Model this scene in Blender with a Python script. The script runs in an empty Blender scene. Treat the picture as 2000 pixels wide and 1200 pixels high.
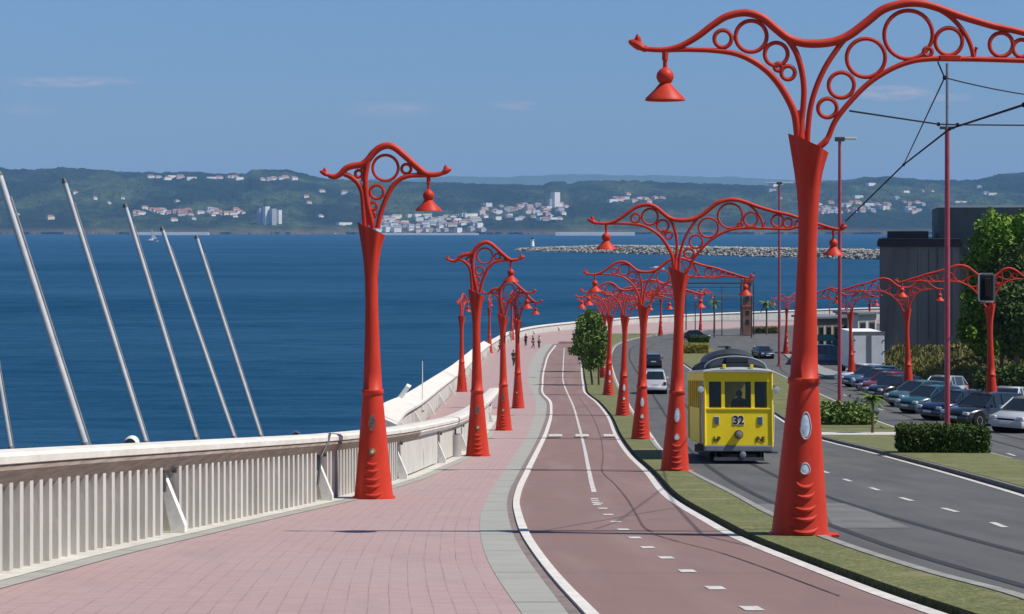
import bpy, bmesh, math, random
import numpy as np
from mathutils import Vector, Matrix
R = math.radians
random.seed(7); rng = np.random.default_rng(7)
S = bpy.context.scene
COL = S.collection
# ------------------------------------------------------------------ camera, sky, sun, exposure
F, HY = 3477.0, 445.0            # focal length and horizon row, in pixels of the 2000 wide photograph
cam = bpy.data.objects.new('camera', bpy.data.cameras.new('camera')); COL.objects.link(cam)
cam.location = (0, 0, 0); cam.rotation_euler = (R(90), 0, 0)
cam.data.sensor_width = 36; cam.data.lens = 36 * F / 2000; cam.data.shift_y = (HY - 600) / 2000
cam.data.clip_start = 0.1; cam.data.clip_end = 80000
S.camera = cam
SUN_EL, SUN_AZ = R(54), R(103)    # azimuth clockwise from +Y
W = bpy.data.worlds.new('World'); S.world = W; W.use_nodes = True
wn = W.node_tree; bg = wn.nodes['Background']; bg.inputs[1].default_value = 0.062
sky = wn.nodes.new('ShaderNodeTexSky'); sky.sky_type = 'NISHITA'; sky.sun_disc = False
sky.sun_elevation = SUN_EL; sky.sun_rotation = SUN_AZ; sky.air_density = 1.0; sky.dust_density = 0.0; sky.ozone_density = 3.0
def wnode(t, **k):
    n = wn.nodes.new(t)
    for a, b in k.items(): setattr(n, a, b)
    return n
tc = wnode('ShaderNodeTexCoord'); sep = wnode('ShaderNodeSeparateXYZ'); wn.links.new(tc.outputs['Generated'], sep.inputs[0])
def wmath(op, a, b=None, c=None):
    n = wnode('ShaderNodeMath', operation=op)
    for i, v in enumerate((a, b, c)):
        if v is None: continue
        if isinstance(v, (int, float)): n.inputs[i].default_value = v
        else: wn.links.new(v, n.inputs[i])
    return n.outputs[0]
az = wmath('DIVIDE', sep.outputs[0], sep.outputs[1]); el = wmath('DIVIDE', sep.outputs[2], sep.outputs[1])
mp = wnode('ShaderNodeCombineXYZ'); wn.links.new(wmath('MULTIPLY', az, 26), mp.inputs[0]); wn.links.new(wmath('MULTIPLY', el, 120), mp.inputs[1])
nz = wnode('ShaderNodeTexNoise'); nz.inputs['Scale'].default_value = 3.0; nz.inputs['Detail'].default_value = 6; wn.links.new(mp.outputs[0], nz.inputs[0])
tot = None
for (px, py, wx, wy, s) in ((140,160,150,12,.7),(765,213,110,17,.45),(1005,207,60,14,.4),(1740,182,95,17,.9),(1850,190,60,10,.6),(60,215,70,14,.25)):
    a = wmath('MULTIPLY', wmath('SUBTRACT', az, (px-1000)/F), F/wx); b = wmath('MULTIPLY', wmath('SUBTRACT', el, (HY-py)/F), F/wy)
    q = wmath('ADD', wmath('MULTIPLY', a, a), wmath('MULTIPLY', b, b))
    g = wmath('MULTIPLY', wmath('MAXIMUM', wmath('SUBTRACT', 1.0, q), 0.0), s)
    tot = g if tot is None else wmath('ADD', tot, g)
frac = wmath('MULTIPLY', tot, wmath('MULTIPLY', wmath('MAXIMUM', wmath('SUBTRACT', nz.outputs[0], 0.30), 0.0), 2.6))
mixc = wnode('ShaderNodeMix', data_type='RGBA'); mixc.inputs[7].default_value = (6.6, 6.0, 6.8, 1)
hs = wnode('ShaderNodeMix', data_type='RGBA', blend_type='MULTIPLY'); hs.inputs[0].default_value = 1.0
tr_ = wnode('ShaderNodeMix', data_type='RGBA'); tr_.inputs[6].default_value = (0.42, 0.49, 0.78, 1); tr_.inputs[7].default_value = (0.80, 0.98, 1.17, 1)
_t = wnode('ShaderNodeMapRange'); wn.links.new(sep.outputs[2], _t.inputs[0]); _t.inputs['From Min'].default_value = 0.0; _t.inputs['From Max'].default_value = 0.16; wn.links.new(_t.outputs[0], tr_.inputs[0]); wn.links.new(tr_.outputs[2], hs.inputs[7])
wn.links.new(sky.outputs[0], hs.inputs[6]); wn.links.new(hs.outputs[2], mixc.inputs[6])
wn.links.new(wmath('MINIMUM', frac, 0.6), mixc.inputs[0]); wn.links.new(mixc.outputs[2], bg.inputs[0])
sun = bpy.data.objects.new('sun', bpy.data.lights.new('sun', 'SUN')); COL.objects.link(sun)
sun.data.energy = 4.2; sun.data.angle = R(0.5); sun.data.color = (1.0, 0.95, 0.87)
sd = Vector((math.sin(SUN_AZ)*math.cos(SUN_EL), math.cos(SUN_AZ)*math.cos(SUN_EL), math.sin(SUN_EL)))
sun.rotation_euler = sd.to_track_quat('Z', 'Y').to_euler(); sun.location = (30, 0, 60)
S.view_settings.view_transform = 'Standard'; S.view_settings.look = 'None'; S.view_settings.gamma = 1; S.view_settings.exposure = 0.40
S.render.engine = 'CYCLES'; S.cycles.volume_bounces = 1; S.cycles.max_bounces = 6
SEA = -24.0
# ------------------------------------------------------------------ terrain profile: the street falls away from the viewer
PY = [-30, -10, 0, 12, 25, 36.4, 50, 75, 100, 125, 150, 200, 250, 310, 400, 620]
PZ = [v-0.1 for v in [1.4, -0.6, -1.65, -2.93, -4.32, -5.5, -6.8, -8.9, -10.56, -11.8, -12.95, -15.0, -16.3, -17.2, -17.9, -18.6]]
_m = []
for i in range(len(PY)):
    if i == 0: _m.append((PZ[1]-PZ[0])/(PY[1]-PY[0]))
    elif i == len(PY)-1: _m.append((PZ[-1]-PZ[-2])/(PY[-1]-PY[-2]))
    else:
        a = (PZ[i]-PZ[i-1])/(PY[i]-PY[i-1]); b = (PZ[i+1]-PZ[i])/(PY[i+1]-PY[i]); _m.append((a+b)/2)
def _herm(y):
    y = min(max(y, PY[0]), PY[-1]); i = 0
    while i < len(PY)-2 and y > PY[i+1]: i += 1
    h = PY[i+1]-PY[i]; t = (y-PY[i])/h
    return ((2*t**3-3*t*t+1)*PZ[i] + (t**3-2*t*t+t)*h*_m[i] + (-2*t**3+3*t*t)*PZ[i+1] + (t**3-t*t)*h*_m[i+1])
ROWS = []
y = -12.0
while y < 640: ROWS.append(y); y += 0.5 if y < 60 else (1.0 if y < 160 else (2.0 if y < 360 else 10))
ROWS = np.array(ROWS); RZ = np.array([_herm(v) for v in ROWS])
def zg(y): return float(np.interp(y, ROWS, RZ))
def yinv(py, dz=0.1):
    t = (py-HY)/F; lo, hi = 3.0, 620.0
    for _ in range(50):
        m = (lo+hi)/2
        if -(zg(m)+dz)/m > t: lo = m
        else: hi = m
    return (lo+hi)/2
def G(px, py, dz=0.1):
    y = yinv(py, dz); return Vector(((px-1000)/F*y, y, zg(y)+dz))
def P3(px, py, d): return Vector(((px-1000)/F*d, d, (HY-py)*d/F))
# ------------------------------------------------------------------ materials
MATS = {}
def mat(name, col, rough=0.7, var=0.12, scale=3.0, bump=0.0, bscale=None, metal=0.0, spec=0.5, coat=0.0, col2=None, detail=5, obj_tex=True, trans=0.0, stretch=(1,1,1)):
    if name in MATS: return MATS[name]
    m = bpy.data.materials.new(name); m.use_nodes = True; nt = m.node_tree; N = nt.nodes; L = nt.links
    b = N['Principled BSDF']; b.inputs['Roughness'].default_value = rough; b.inputs['Metallic'].default_value = metal
    b.inputs['Specular IOR Level'].default_value = spec; b.inputs['Coat Weight'].default_value = coat
    b.inputs['Transmission Weight'].default_value = trans
    t = N.new('ShaderNodeTexCoord'); mpn = N.new('ShaderNodeMapping'); mpn.inputs['Scale'].default_value = stretch
    L.new(t.outputs['Object'], mpn.inputs[0])
    n = N.new('ShaderNodeTexNoise'); n.inputs['Scale'].default_value = scale; n.inputs['Detail'].default_value = detail; n.inputs['Roughness'].default_value = 0.65
    L.new(mpn.outputs[0], n.inputs[0])
    r = N.new('ShaderNodeValToRGB'); r.color_ramp.elements[0].position = 0.3; r.color_ramp.elements[1].position = 0.7
    c = col; c2 = col2 or tuple(min(1, v*(1+var)) for v in c); c1 = c if col2 else tuple(v*(1-var) for v in c)
    r.color_ramp.elements[0].color = (*c1, 1); r.color_ramp.elements[1].color = (*c2, 1)
    L.new(n.outputs[0], r.inputs[0]); L.new(r.outputs[0], b.inputs['Base Color'])
    if bump:
        bn = N.new('ShaderNodeBump'); bn.inputs['Strength'].default_value = 1.0; bn.inputs['Distance'].default_value = bump
        n2 = N.new('ShaderNodeTexNoise'); n2.inputs['Scale'].default_value = bscale or scale*6; n2.inputs['Detail'].default_value = 4
        L.new(mpn.outputs[0], n2.inputs[0]); L.new(n2.outputs[0], bn.inputs['Height']); L.new(bn.outputs[0], b.inputs['Normal'])
    MATS[name] = m; return m
RED = mat('lamp red paint', (0.44, 0.026, 0.011), 0.5, 0, 1.6, spec=.22, col2=(0.56, 0.048, 0.024), stretch=(2,2,.5), detail=8)
WHITE = mat('white paint', (0.72, 0.70, 0.66), 0.6, 0.14, 6)
LINE = mat('road line paint', (0.34, 0.32, 0.30), 0.8, 0, 7, col2=(0.66, 0.63, 0.59), detail=9)
KERB = mat('kerb concrete', (0.50, 0.48, 0.43), 0.85, 0.2, 3)
CONC = mat('pale concrete', (0.50, 0.475, 0.435), 0.85, 0.16, 1.6, 0.004, 20, stretch=(1,1,.35))
COPE = mat('coping concrete', (0.62, 0.58, 0.52), 0.8, 0.14, 2.0, 0.003, 30)
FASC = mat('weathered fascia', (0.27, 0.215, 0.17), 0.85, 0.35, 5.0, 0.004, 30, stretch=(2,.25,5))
ASPH = mat('asphalt', (0.062, 0.062, 0.062), 0.9, 0, 0.45, 0.004, 60, col2=(0.105, 0.104, 0.099), stretch=(2.2,.35,1), detail=9)
PATCH = mat('pale asphalt patch', (0.135, 0.133, 0.127), 0.9, 0.2, 1.0, 0.003, 60)
GRASS = mat('lawn grass', (0.088, 0.110, 0.036), 0.95, 0.3, 1.3, 0.006, 60, col2=(0.165, 0.172, 0.066), detail=10)
def grassmat(m):
    N = m.node_tree.nodes; L = m.node_tree.links; b = N['Principled BSDF']; src = b.inputs['Base Color'].links[0].from_socket; t = [n for n in N if n.type == 'TEX_COORD'][0]
    for sc, lo, hi, p0, p1 in ((14.0, .62, 1.25, .35, .65), (55.0, .60, 1.35, .38, .62)):
        n = N.new('ShaderNodeTexNoise'); n.inputs['Scale'].default_value = sc; n.inputs['Detail'].default_value = 6; L.new(t.outputs['Object'], n.inputs[0])
        r = N.new('ShaderNodeValToRGB'); r.color_ramp.elements[0].position = p0; r.color_ramp.elements[1].position = p1; r.color_ramp.elements[0].color = (lo, lo, lo, 1); r.color_ramp.elements[1].color = (hi*1.04, hi, hi*.9, 1); L.new(n.outputs[0], r.inputs[0])
        x = N.new('ShaderNodeMix'); x.data_type = 'RGBA'; x.blend_type = 'MULTIPLY'; x.inputs[0].default_value = 1; L.new(src, x.inputs[6]); L.new(r.outputs[0], x.inputs[7]); src = x.outputs[2]
    n = N.new('ShaderNodeTexNoise'); n.inputs['Scale'].default_value = .9; n.inputs['Detail'].default_value = 7; L.new(t.outputs['Object'], n.inputs[0])       # dry, trodden patches
    r = N.new('ShaderNodeValToRGB'); r.color_ramp.elements[0].position = .56; r.color_ramp.elements[1].position = .68; r.color_ramp.elements[0].color = (0,0,0,1); r.color_ramp.elements[1].color = (.7,.7,.7,1); L.new(n.outputs[0], r.inputs[0])
    x = N.new('ShaderNodeMix'); x.data_type = 'RGBA'; L.new(r.outputs[0], x.inputs[0]); L.new(src, x.inputs[6]); x.inputs[7].default_value = (.20,.175,.10,1); L.new(x.outputs[2], b.inputs['Base Color'])
grassmat(GRASS)
EARTH = mat('earth and pavement', (0.22, 0.20, 0.185), 0.9, 0.2, 0.6)
BLACK = mat('black rubber', (0.010, 0.010, 0.011), 0.75, 0.3, 6, spec=.2)
DKLINE = mat('dark line', (0.03, 0.027, 0.026), 0.7, 0.3, 4)
GLASS = mat('dark glass', (0.012, 0.016, 0.02), 0.06, 0.3, 2, spec=0.8)
STEEL = mat('brushed steel', (0.62, 0.61, 0.58), 0.38, 0.12, 4, metal=0.35)
GALV = mat('galvanised steel', (0.30, 0.30, 0.31), 0.5, 0.15, 4, metal=0.6)
DGREY = mat('dark grey metal', (0.05, 0.052, 0.056), 0.55, 0.2, 4)
PINK = mat('faded crimson paint', (0.36, 0.06, 0.085), 0.5, 0.15, 2)
BARK = mat('bark', (0.10, 0.075, 0.05), 0.9, 0.3, 6, 0.01, 20)
def uvmat(name, kind):
    m = bpy.data.materials.new(name); m.use_nodes = True; nt = m.node_tree; N = nt.nodes; L = nt.links; b = N['Principled BSDF']; b.inputs['Roughness'].default_value = 0.85
    uv = N.new('ShaderNodeUVMap'); sp = N.new('ShaderNodeSeparateXYZ'); L.new(uv.outputs[0], sp.inputs[0])
    def mth(op, a, c=None):
        n = N.new('ShaderNodeMath'); n.operation = op
        for i, v in enumerate((a, c)):
            if v is None: continue
            if isinstance(v, (int, float)): n.inputs[i].default_value = v
            else: L.new(v, n.inputs[i])
        return n.outputs[0]
    def noise(s, sx=1, sy=1, det=5):
        mp_ = N.new('ShaderNodeMapping'); mp_.inputs['Scale'].default_value = (sx, sy, 1); L.new(uv.outputs[0], mp_.inputs[0])
        n = N.new('ShaderNodeTexNoise'); n.inputs['Scale'].default_value = s; n.inputs['Detail'].default_value = det; L.new(mp_.outputs[0], n.inputs[0]); return n.outputs[0]
    def mix(f, a, c, bt='MIX'):
        n = N.new('ShaderNodeMix'); n.data_type = 'RGBA'; n.blend_type = bt
        if isinstance(f, (int, float)): n.inputs[0].default_value = f
        else: L.new(f, n.inputs[0])
        for i, v in ((6, a), (7, c)):
            if isinstance(v, tuple): n.inputs[i].default_value = (*v, 1)
            else: L.new(v, n.inputs[i])
        return n.outputs[2]
    def line(v, period, w, off=0.0):          # 1 inside the joint
        fr = mth('FRACT', mth('ADD', mth('DIVIDE', v, period), off)); return mth('LESS_THAN', fr, w/period)
    u, v = sp.outputs[0], sp.outputs[1]
    if kind == 'brick':
        bt = N.new('ShaderNodeTexBrick'); bt.inputs['Color1'].default_value = (0.385, 0.258, 0.248, 1); bt.inputs['Color2'].default_value = (0.34, 0.222, 0.216, 1)
        bt.inputs['Mortar'].default_value = (0.335, 0.222, 0.218, 1); bt.inputs['Scale'].default_value = 1.0; bt.inputs['Brick Width'].default_value = 0.22; bt.inputs['Row Height'].default_value = 0.11
        bt.inputs['Mortar Size'].default_value = 0.006; bt.offset = 0.5
        L.new(uv.outputs[0], bt.inputs[0])
        c = mix(mth('MULTIPLY', noise(0.9), 0.35), bt.outputs[0], (0.40, 0.305, 0.285))
        c = mix(mth('MULTIPLY', mth('SUBTRACT', noise(0.25), 0.45), 1.2), c, (0.36, 0.30, 0.29))
        wob = mth('ADD', u, mth('MULTIPLY', noise(0.5), 0.05))
        dk = mth('MULTIPLY', line(wob, 0.19, 0.012), mth('MULTIPLY', mth('MAXIMUM', mth('SUBTRACT', noise(1.6, 4, .5), 0.30), 0.0), 1.35))
        c = mix(dk, c, (0.09, 0.05, 0.055))
        c = mix(mth('MULTIPLY', line(v, 3.1, 0.05), 0.14), c, (0.17, 0.12, 0.12))
        c = mix(mth('MULTIPLY', mth('MAXIMUM', mth('SUBTRACT', noise(0.7, 1, .6, 8), 0.56), 0.0), 2.2), c, (0.24, 0.19, 0.18))
    elif kind == 'grey':
        c = mix(noise(1.3), (0.27, 0.265, 0.235), (0.36, 0.355, 0.32))
        c = mix(mth('MULTIPLY', line(v, 0.8, 0.02), 0.6), c, (0.13, 0.12, 0.11))
        c = mix(mth('MULTIPLY', line(v, 3.1, 0.14), 0.5), c, (0.15, 0.15, 0.14))
    elif kind == 'bike':
        c = mix(noise(0.8), (0.198, 0.112, 0.098), (0.245, 0.142, 0.124))
        c = mix(mth('MULTIPLY', noise(0.18, 1, .4), 0.45), c, (0.18, 0.142, 0.126))
        c = mix(mth('MULTIPLY', mth('SUBTRACT', noise(30.0, 1, 1, 2), 0.35), 0.5), c, (0.13, 0.075, 0.07))
        c = mix(mth('MULTIPLY', line(v, 6.2, 0.05), 0.55), c, (0.09, 0.055, 0.05))
        c = mix(mth('MULTIPLY', mth('MAXIMUM', mth('SUBTRACT', noise(0.9, 1.6, .5, 8), 0.54), 0.0), 3.0), c, (0.155, 0.105, 0.10))
        c = mix(mth('MULTIPLY', mth('MAXIMUM', mth('SUBTRACT', noise(0.35, 3, .25, 6), 0.5), 0.0), 2.0), c, (0.29, 0.20, 0.18))
    L.new(c, b.inputs['Base Color'])
    bn = N.new('ShaderNodeBump'); bn.inputs['Distance'].default_value = 0.003; L.new(noise(40.0), bn.inputs['Height']); L.new(bn.outputs[0], b.inputs['Normal'])
    return m
BRICK, GREYP, BIKE = uvmat('pink brick paving', 'brick'), uvmat('grey paver band', 'grey'), uvmat('red cycle path', 'bike')
def leafmat(name, a, b):
    m = mat(name, a, 0.75, 0, 0.9, col2=b, spec=0.25); return m
LEAF = leafmat('dark leaves', (0.022, 0.045, 0.010), (0.085, 0.135, 0.022))
LEAF2 = leafmat('bright leaves', (0.07, 0.15, 0.012), (0.19, 0.32, 0.03))
LEAF3 = leafmat('olive leaves', (0.10, 0.10, 0.025), (0.22, 0.20, 0.06))
LEAF4 = leafmat('grey green leaves', (0.07, 0.12, 0.025), (0.20, 0.28, 0.06))
# ------------------------------------------------------------------ helpers
def tag(o, label=None, cat=None, group=None, kind=None):
    if label: o['label'] = label
    if cat: o['category'] = cat
    if group: o['group'] = group
    if kind: o['kind'] = kind
    return o
def link(name, me, parent=None, loc=(0,0,0)):
    o = bpy.data.objects.new(name, me); COL.objects.link(o)
    if parent: o.parent = parent
    o.location = loc; return o
def empty(name, loc, label, cat, group=None, rz=0.0):
    o = bpy.data.objects.new(name, None); COL.objects.link(o); o.location = loc; o.rotation_euler = (0,0,rz); o.empty_display_size = 0.3
    return tag(o, label, cat, group)
def copy_tree(o, parent=None):
    kids = list(o.children)
    c = o.copy(); COL.objects.link(c)
    if parent is not None: c.parent = parent
    for k in kids: copy_tree(k, c)
    return c
class MB:
    def __init__(s): s.v = []; s.f = []
    def add(s, vs, fs):
        n = len(s.v); s.v += [tuple(p) for p in vs]; s.f += [tuple(i+n for i in f) for f in fs]; return s
    def box(s, x0, x1, y0, y1, z0, z1, bev=0.0):
        if bev <= 0:
            v = [(x0,y0,z0),(x1,y0,z0),(x1,y1,z0),(x0,y1,z0),(x0,y0,z1),(x1,y0,z1),(x1,y1,z1),(x0,y1,z1)]
            return s.add(v, [(0,3,2,1),(4,5,6,7),(0,1,5,4),(1,2,6,5),(2,3,7,6),(3,0,4,7)])
        bm = bmesh.new(); bmesh.ops.create_cube(bm, size=1)
        for q in bm.verts: q.co = ((x0+x1)/2+q.co.x*(x1-x0), (y0+y1)/2+q.co.y*(y1-y0), (z0+z1)/2+q.co.z*(z1-z0))
        bmesh.ops.bevel(bm, geom=bm.edges[:], offset=bev, segments=2, affect='EDGES', profile=0.5)
        bm.verts.index_update(); s.add([q.co[:] for q in bm.verts], [[q.index for q in f.verts] for f in bm.faces]); bm.free(); return s
    def tube(s, pts, rad, seg=8, closed=False, flat=1.0):
        pts = [Vector(p) for p in pts]; n = len(pts)
        if isinstance(rad, (int, float)): rad = [rad]*n
        T = []
        for i in range(n):
            a = pts[i-1] if (i > 0 or closed) else pts[i]; b = pts[(i+1) % n] if (i < n-1 or closed) else pts[i]
            T.append((b-a).normalized())
        up = Vector((0,1,0)) if abs(T[0].y) < 0.9 else Vector((1,0,0))
        vs = []
        for i in range(n):
            u = (up - T[i]*up.dot(T[i])).normalized(); w = T[i].cross(u); up = u
            for k in range(seg):
                a = 2*math.pi*k/seg; vs.append(pts[i] + u*math.cos(a)*rad[i]*flat + w*math.sin(a)*rad[i])
        fs = []
        for i in range(n if closed else n-1):
            j = (i+1) % n
            for k in range(seg):
                k2 = (k+1) % seg; fs.append((i*seg+k, i*seg+k2, j*seg+k2, j*seg+k))
        if not closed: fs += [tuple(range(seg-1, -1, -1)), tuple((n-1)*seg+k for k in range(seg))]
        return s.add(vs, fs)
    def lathe(s, prof, c=(0,0,0), seg=20, cap=True, axis='Z'):
        vs = []; n = len(prof)
        for r, z in prof:
            for k in range(seg):
                a = 2*math.pi*k/seg; p = (r*math.cos(a), r*math.sin(a), z)
                if axis == 'Y': p = (p[0], p[2], p[1])
                if axis == 'X': p = (p[2], p[0], p[1])
                vs.append((p[0]+c[0], p[1]+c[1], p[2]+c[2]))
        fs = [(i*seg+k, i*seg+(k+1)%seg, (i+1)*seg+(k+1)%seg, (i+1)*seg+k) for i in range(n-1) for k in range(seg)]
        if cap: fs += [tuple(range(seg-1,-1,-1)), tuple((n-1)*seg+k for k in range(seg))]
        return s.add(vs, fs)
    def ring(s, c, r, tr, seg=28, ts=8):      # circle in the XZ plane
        return s.tube([(c[0]+r*math.cos(2*math.pi*k/seg), c[1], c[2]+r*math.sin(2*math.pi*k/seg)) for k in range(seg)], tr, ts, True)
    def prism(s, poly, y0, y1):               # XZ polygon, thick in Y
        n = len(poly); vs = [(p[0], y0, p[1]) for p in poly] + [(p[0], y1, p[1]) for p in poly]
        return s.add(vs, [tuple(range(n)), tuple(range(2*n-1, n-1, -1))] + [(i, n+i, n+(i+1)%n, (i+1)%n) for i in range(n)])
    def loft(s, secs, cap=True):
        k = len(secs[0]); vs = [p for q in secs for p in q]
        fs = [(i*k+j, i*k+(j+1)%k, (i+1)*k+(j+1)%k, (i+1)*k+j) for i in range(len(secs)-1) for j in range(k)]
        if cap: fs += [tuple(range(k-1,-1,-1)), tuple((len(secs)-1)*k+j for j in range(k))]
        return s.add(vs, fs)
    def mesh(s, name, m, smooth=False, ang=40):
        me = bpy.data.meshes.new(name); me.from_pydata(s.v, [], s.f); me.update()
        bm = bmesh.new(); bm.from_mesh(me); bmesh.ops.recalc_face_normals(bm, faces=bm.faces[:]); bm.to_mesh(me); bm.free()
        if m: me.materials.append(m)
        if smooth:
            me.shade_smooth()
            me.set_sharp_from_angle(angle=R(ang))
        return me
    def build(s, name, m, parent=None, smooth=False, loc=(0,0,0), ang=40): return link(name, s.mesh(name, m, smooth, ang), parent, loc)
def spline(pts, n=6):
    out = []; P = [Vector(p) for p in pts]
    for i in range(len(P)-1):
        a = P[i-1] if i else P[0]; b = P[i]; c = P[i+1]; d = P[i+2] if i+2 < len(P) else P[-1]
        for k in range(n):
            t = k/n; out.append(0.5*((2*b)+(c-a)*t+(2*a-5*b+4*c-d)*t*t+(3*b-a-3*c+d)*t**3))
    out.append(P[-1]); return out
def text_mesh(txt, size, ext, name, m, bold=0.0):
    cu = bpy.data.curves.new(name, 'FONT'); cu.body = txt; cu.size = size; cu.extrude = ext; cu.align_x = 'CENTER'; cu.align_y = 'CENTER'; cu.offset = bold
    o = bpy.data.objects.new(name, cu); me = bpy.data.meshes.new_from_object(o); bpy.data.objects.remove(o); me.materials.clear(); me.materials.append(m); return me
# ------------------------------------------------------------------ ground sheets traced in plan
def curve(pts, dz=0.1):
    pts = sorted(pts, key=lambda p: -p[1]); py = np.array([p[1] for p in pts], float); px = np.array([p[0] for p in pts], float)
    Y = np.array([yinv(v, dz) for v in py]); X = (px-1000)/F*Y
    # smooth in (log Y)
    n = len(Y); sl = np.zeros(n); d = np.diff(X)/np.diff(Y); sl[0] = d[0]; sl[-1] = d[-1]
    for i in range(1, n-1):
        h0, h1 = Y[i]-Y[i-1], Y[i+1]-Y[i]
        sl[i] = (d[i-1]*h1+d[i]*h0)/(h0+h1)
    def f(y):
        if y <= Y[0]: return float(X[0]+sl[0]*max(y-Y[0], -30))
        if y >= Y[-1]: return float(X[-1]+sl[-1]*(y-Y[-1]))
        i = int(np.searchsorted(Y, y)-1); h = Y[i+1]-Y[i]; t = (y-Y[i])/h
        return float((2*t**3-3*t*t+1)*X[i]+(t**3-2*t*t+t)*h*sl[i]+(-2*t**3+3*t*t)*X[i+1]+(t**3-t*t)*h*sl[i+1])
    f.y0, f.y1 = float(Y[0]), float(Y[-1]); return f
def off(f, dx):
    g = lambda y: f(y)+dx
    g.y0, g.y1 = f.y0, f.y1; return g
def sheet(name, fl, fr, ya, yb, dz, m, cols=1, skirt=0.0, uvright=False, kind='structure', parent=None):
    rows = [ya] + [float(v) for v in ROWS if ya+1e-3 < v < yb-1e-3] + [yb]
    vs, uvs, fs = [], [], []; L = 0.0; prev = None
    for y in rows:
        a, b = fl(y), fr(y)
        if b < a+0.001: b = a+0.001
        ref = (b if uvright else a, y)
        if prev: L += math.hypot(ref[0]-prev[0], ref[1]-prev[1])
        prev = ref
        for c in range(cols+1):
            x = a+(b-a)*c/cols; vs.append((x, y, zg(y)+dz)); uvs.append((b-x if uvright else x-a, L))
    k = cols+1
    for i in range(len(rows)-1):
        for c in range(cols): fs.append((i*k+c, i*k+c+1, (i+1)*k+c+1, (i+1)*k+c))
    if skirt:
        n = len(vs)
        for i, y in enumerate(rows):
            for c in (0, cols):
                x = vs[i*k+c][0]; vs.append((x, y, zg(y)+dz-skirt)); uvs.append(uvs[i*k+c])
        for i in range(len(rows)-1):
            fs.append((i*k, (i+1)*k, n+(i+1)*2, n+i*2)); fs.append((i*k+cols, n+i*2+1, n+(i+1)*2+1, (i+1)*k+cols))
        fs.append((0, n, n+1, cols)); e = len(rows)-1; fs.append((e*k, e*k+cols, n+e*2+1, n+e*2))
    me = bpy.data.meshes.new(name); me.from_pydata(vs, [], fs); me.update(); me.materials.append(m)
    ul = me.uv_layers.new(name='UVMap')
    for lp in me.loops: ul.data[lp.index].uv = uvs[lp.vertex_index]
    o = link(name, me, parent)
    if kind and not parent: o['kind'] = kind
    return o
wallbase = curve([(0,1120),(140,1085),(320,1045),(480,1010),(630,978),(715,955),(780,936),(840,912),(880,895),(912,872),(945,838),(962,815),(972,800)])
# brick left edge beyond the inner wall: the lower terrace and then the outer sea wall
outer = curve([(762,905),(775,878),(790,852),(815,832),(848,800),(880,770),(903,748),(925,722),(945,700),(975,678),(1010,661),(1060,650),(1140,641),(1300,629),(1500,620),(1720,612),(2000,606)])
greyL = curve([(1020,1200),(985,1150),(955,1100),(941,1060),(937,1030),(940,1000),(950,975),(965,950),(985,920),(1005,890),(1025,860),(1040,825),(1047,795),(1044,775),(1034,755),(1032,735),(1038,705),(1050,685),(1075,668)])
greyR = curve([(1110,1200),(1068,1145),(1025,1085),(1003,1045),(993,1010),(990,985),(995,960),(1010,930),(1038,880),(1057,840),(1067,805),(1066,785),(1054,772),(1053,750),(1058,715),(1066,690),(1080,672)])
whiL = curve([(1140,1200),(1090,1145),(1043,1085),(1018,1045),(1006,1010),(1002,985),(1007,960),(1023,925),(1046,880),(1065,840),(1074,802),(1071,784),(1060,772),(1058,750),(1063,715),(1071,692),(1084,675)])
whiR = curve([(1166,1200),(1111,1145),(1061,1085),(1035,1045),(1021,1010),(1015,985),(1019,960),(1034,925),(1055,880),(1072,840),(1079,802),(1076,783),(1063.5,771),(1061.5,750),(1066,715),(1074,692),(1087,675)])
bikR = curve([(1850,1200),(1750,1166),(1650,1129),(1556,1093),(1450,1050),(1385,1015),(1319,976),(1268,922),(1236,892),(1207,852),(1186,808),(1166,785),(1146,769),(1141,750),(1136,710),(1130,680),(1126,668)])
rdL = curve([(2090,1200),(2000,1168),(1850,1128),(1720,1088),(1620,1053),(1520,1010),(1445,970),(1345,918),(1292,880),(1262,840),(1232,800),(1207,755),(1196,725),(1192,700),(1195,684),(1210,670),(1245,660),(1310,651),(1420,642),(1600,634),(2000,626)])
medL = curve([(2330,1050),(2000,953),(1900,926),(1800,900),(1700,875),(1640,861),(1600,850),(1556,828),(1510,800),(1450,768),(1400,745),(1358,722),(1328,697),(1326,685),(1335,675),(1352,668)])
medR = curve([(2500,1050),(2200,958),(2000,903),(1930,885),(1840,861),(1770,843),(1705,822),(1650,795),(1600,772),(1540,742),(1480,715),(1420,694),(1385,680),(1368,672),(1360,668)])
rgtR = curve([(2800,1050),(2300,918),(2000,846),(1930,826),(1860,808),(1790,788),(1740,773),(1690,757),(1644,744),(1600,732),(1570,722),(1545,705),(1530,690),(1535,675),(1600,664),(1750,655)], .02)
yT = yinv(895); yW = yinv(800)
def landL(y):
    if y < yT: return wallbase(y)-0.35
    return outer(y)
sheet('land', landL, lambda y: 420.0, -12, 340, 0.0, EARTH, cols=8)
sheet('asphalt_road', rdL, lambda y: max(rgtR(y), medR(y)) if y < yinv(700) else 260.0, -12, yinv(627), 0.012, ASPH, cols=4)
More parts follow.
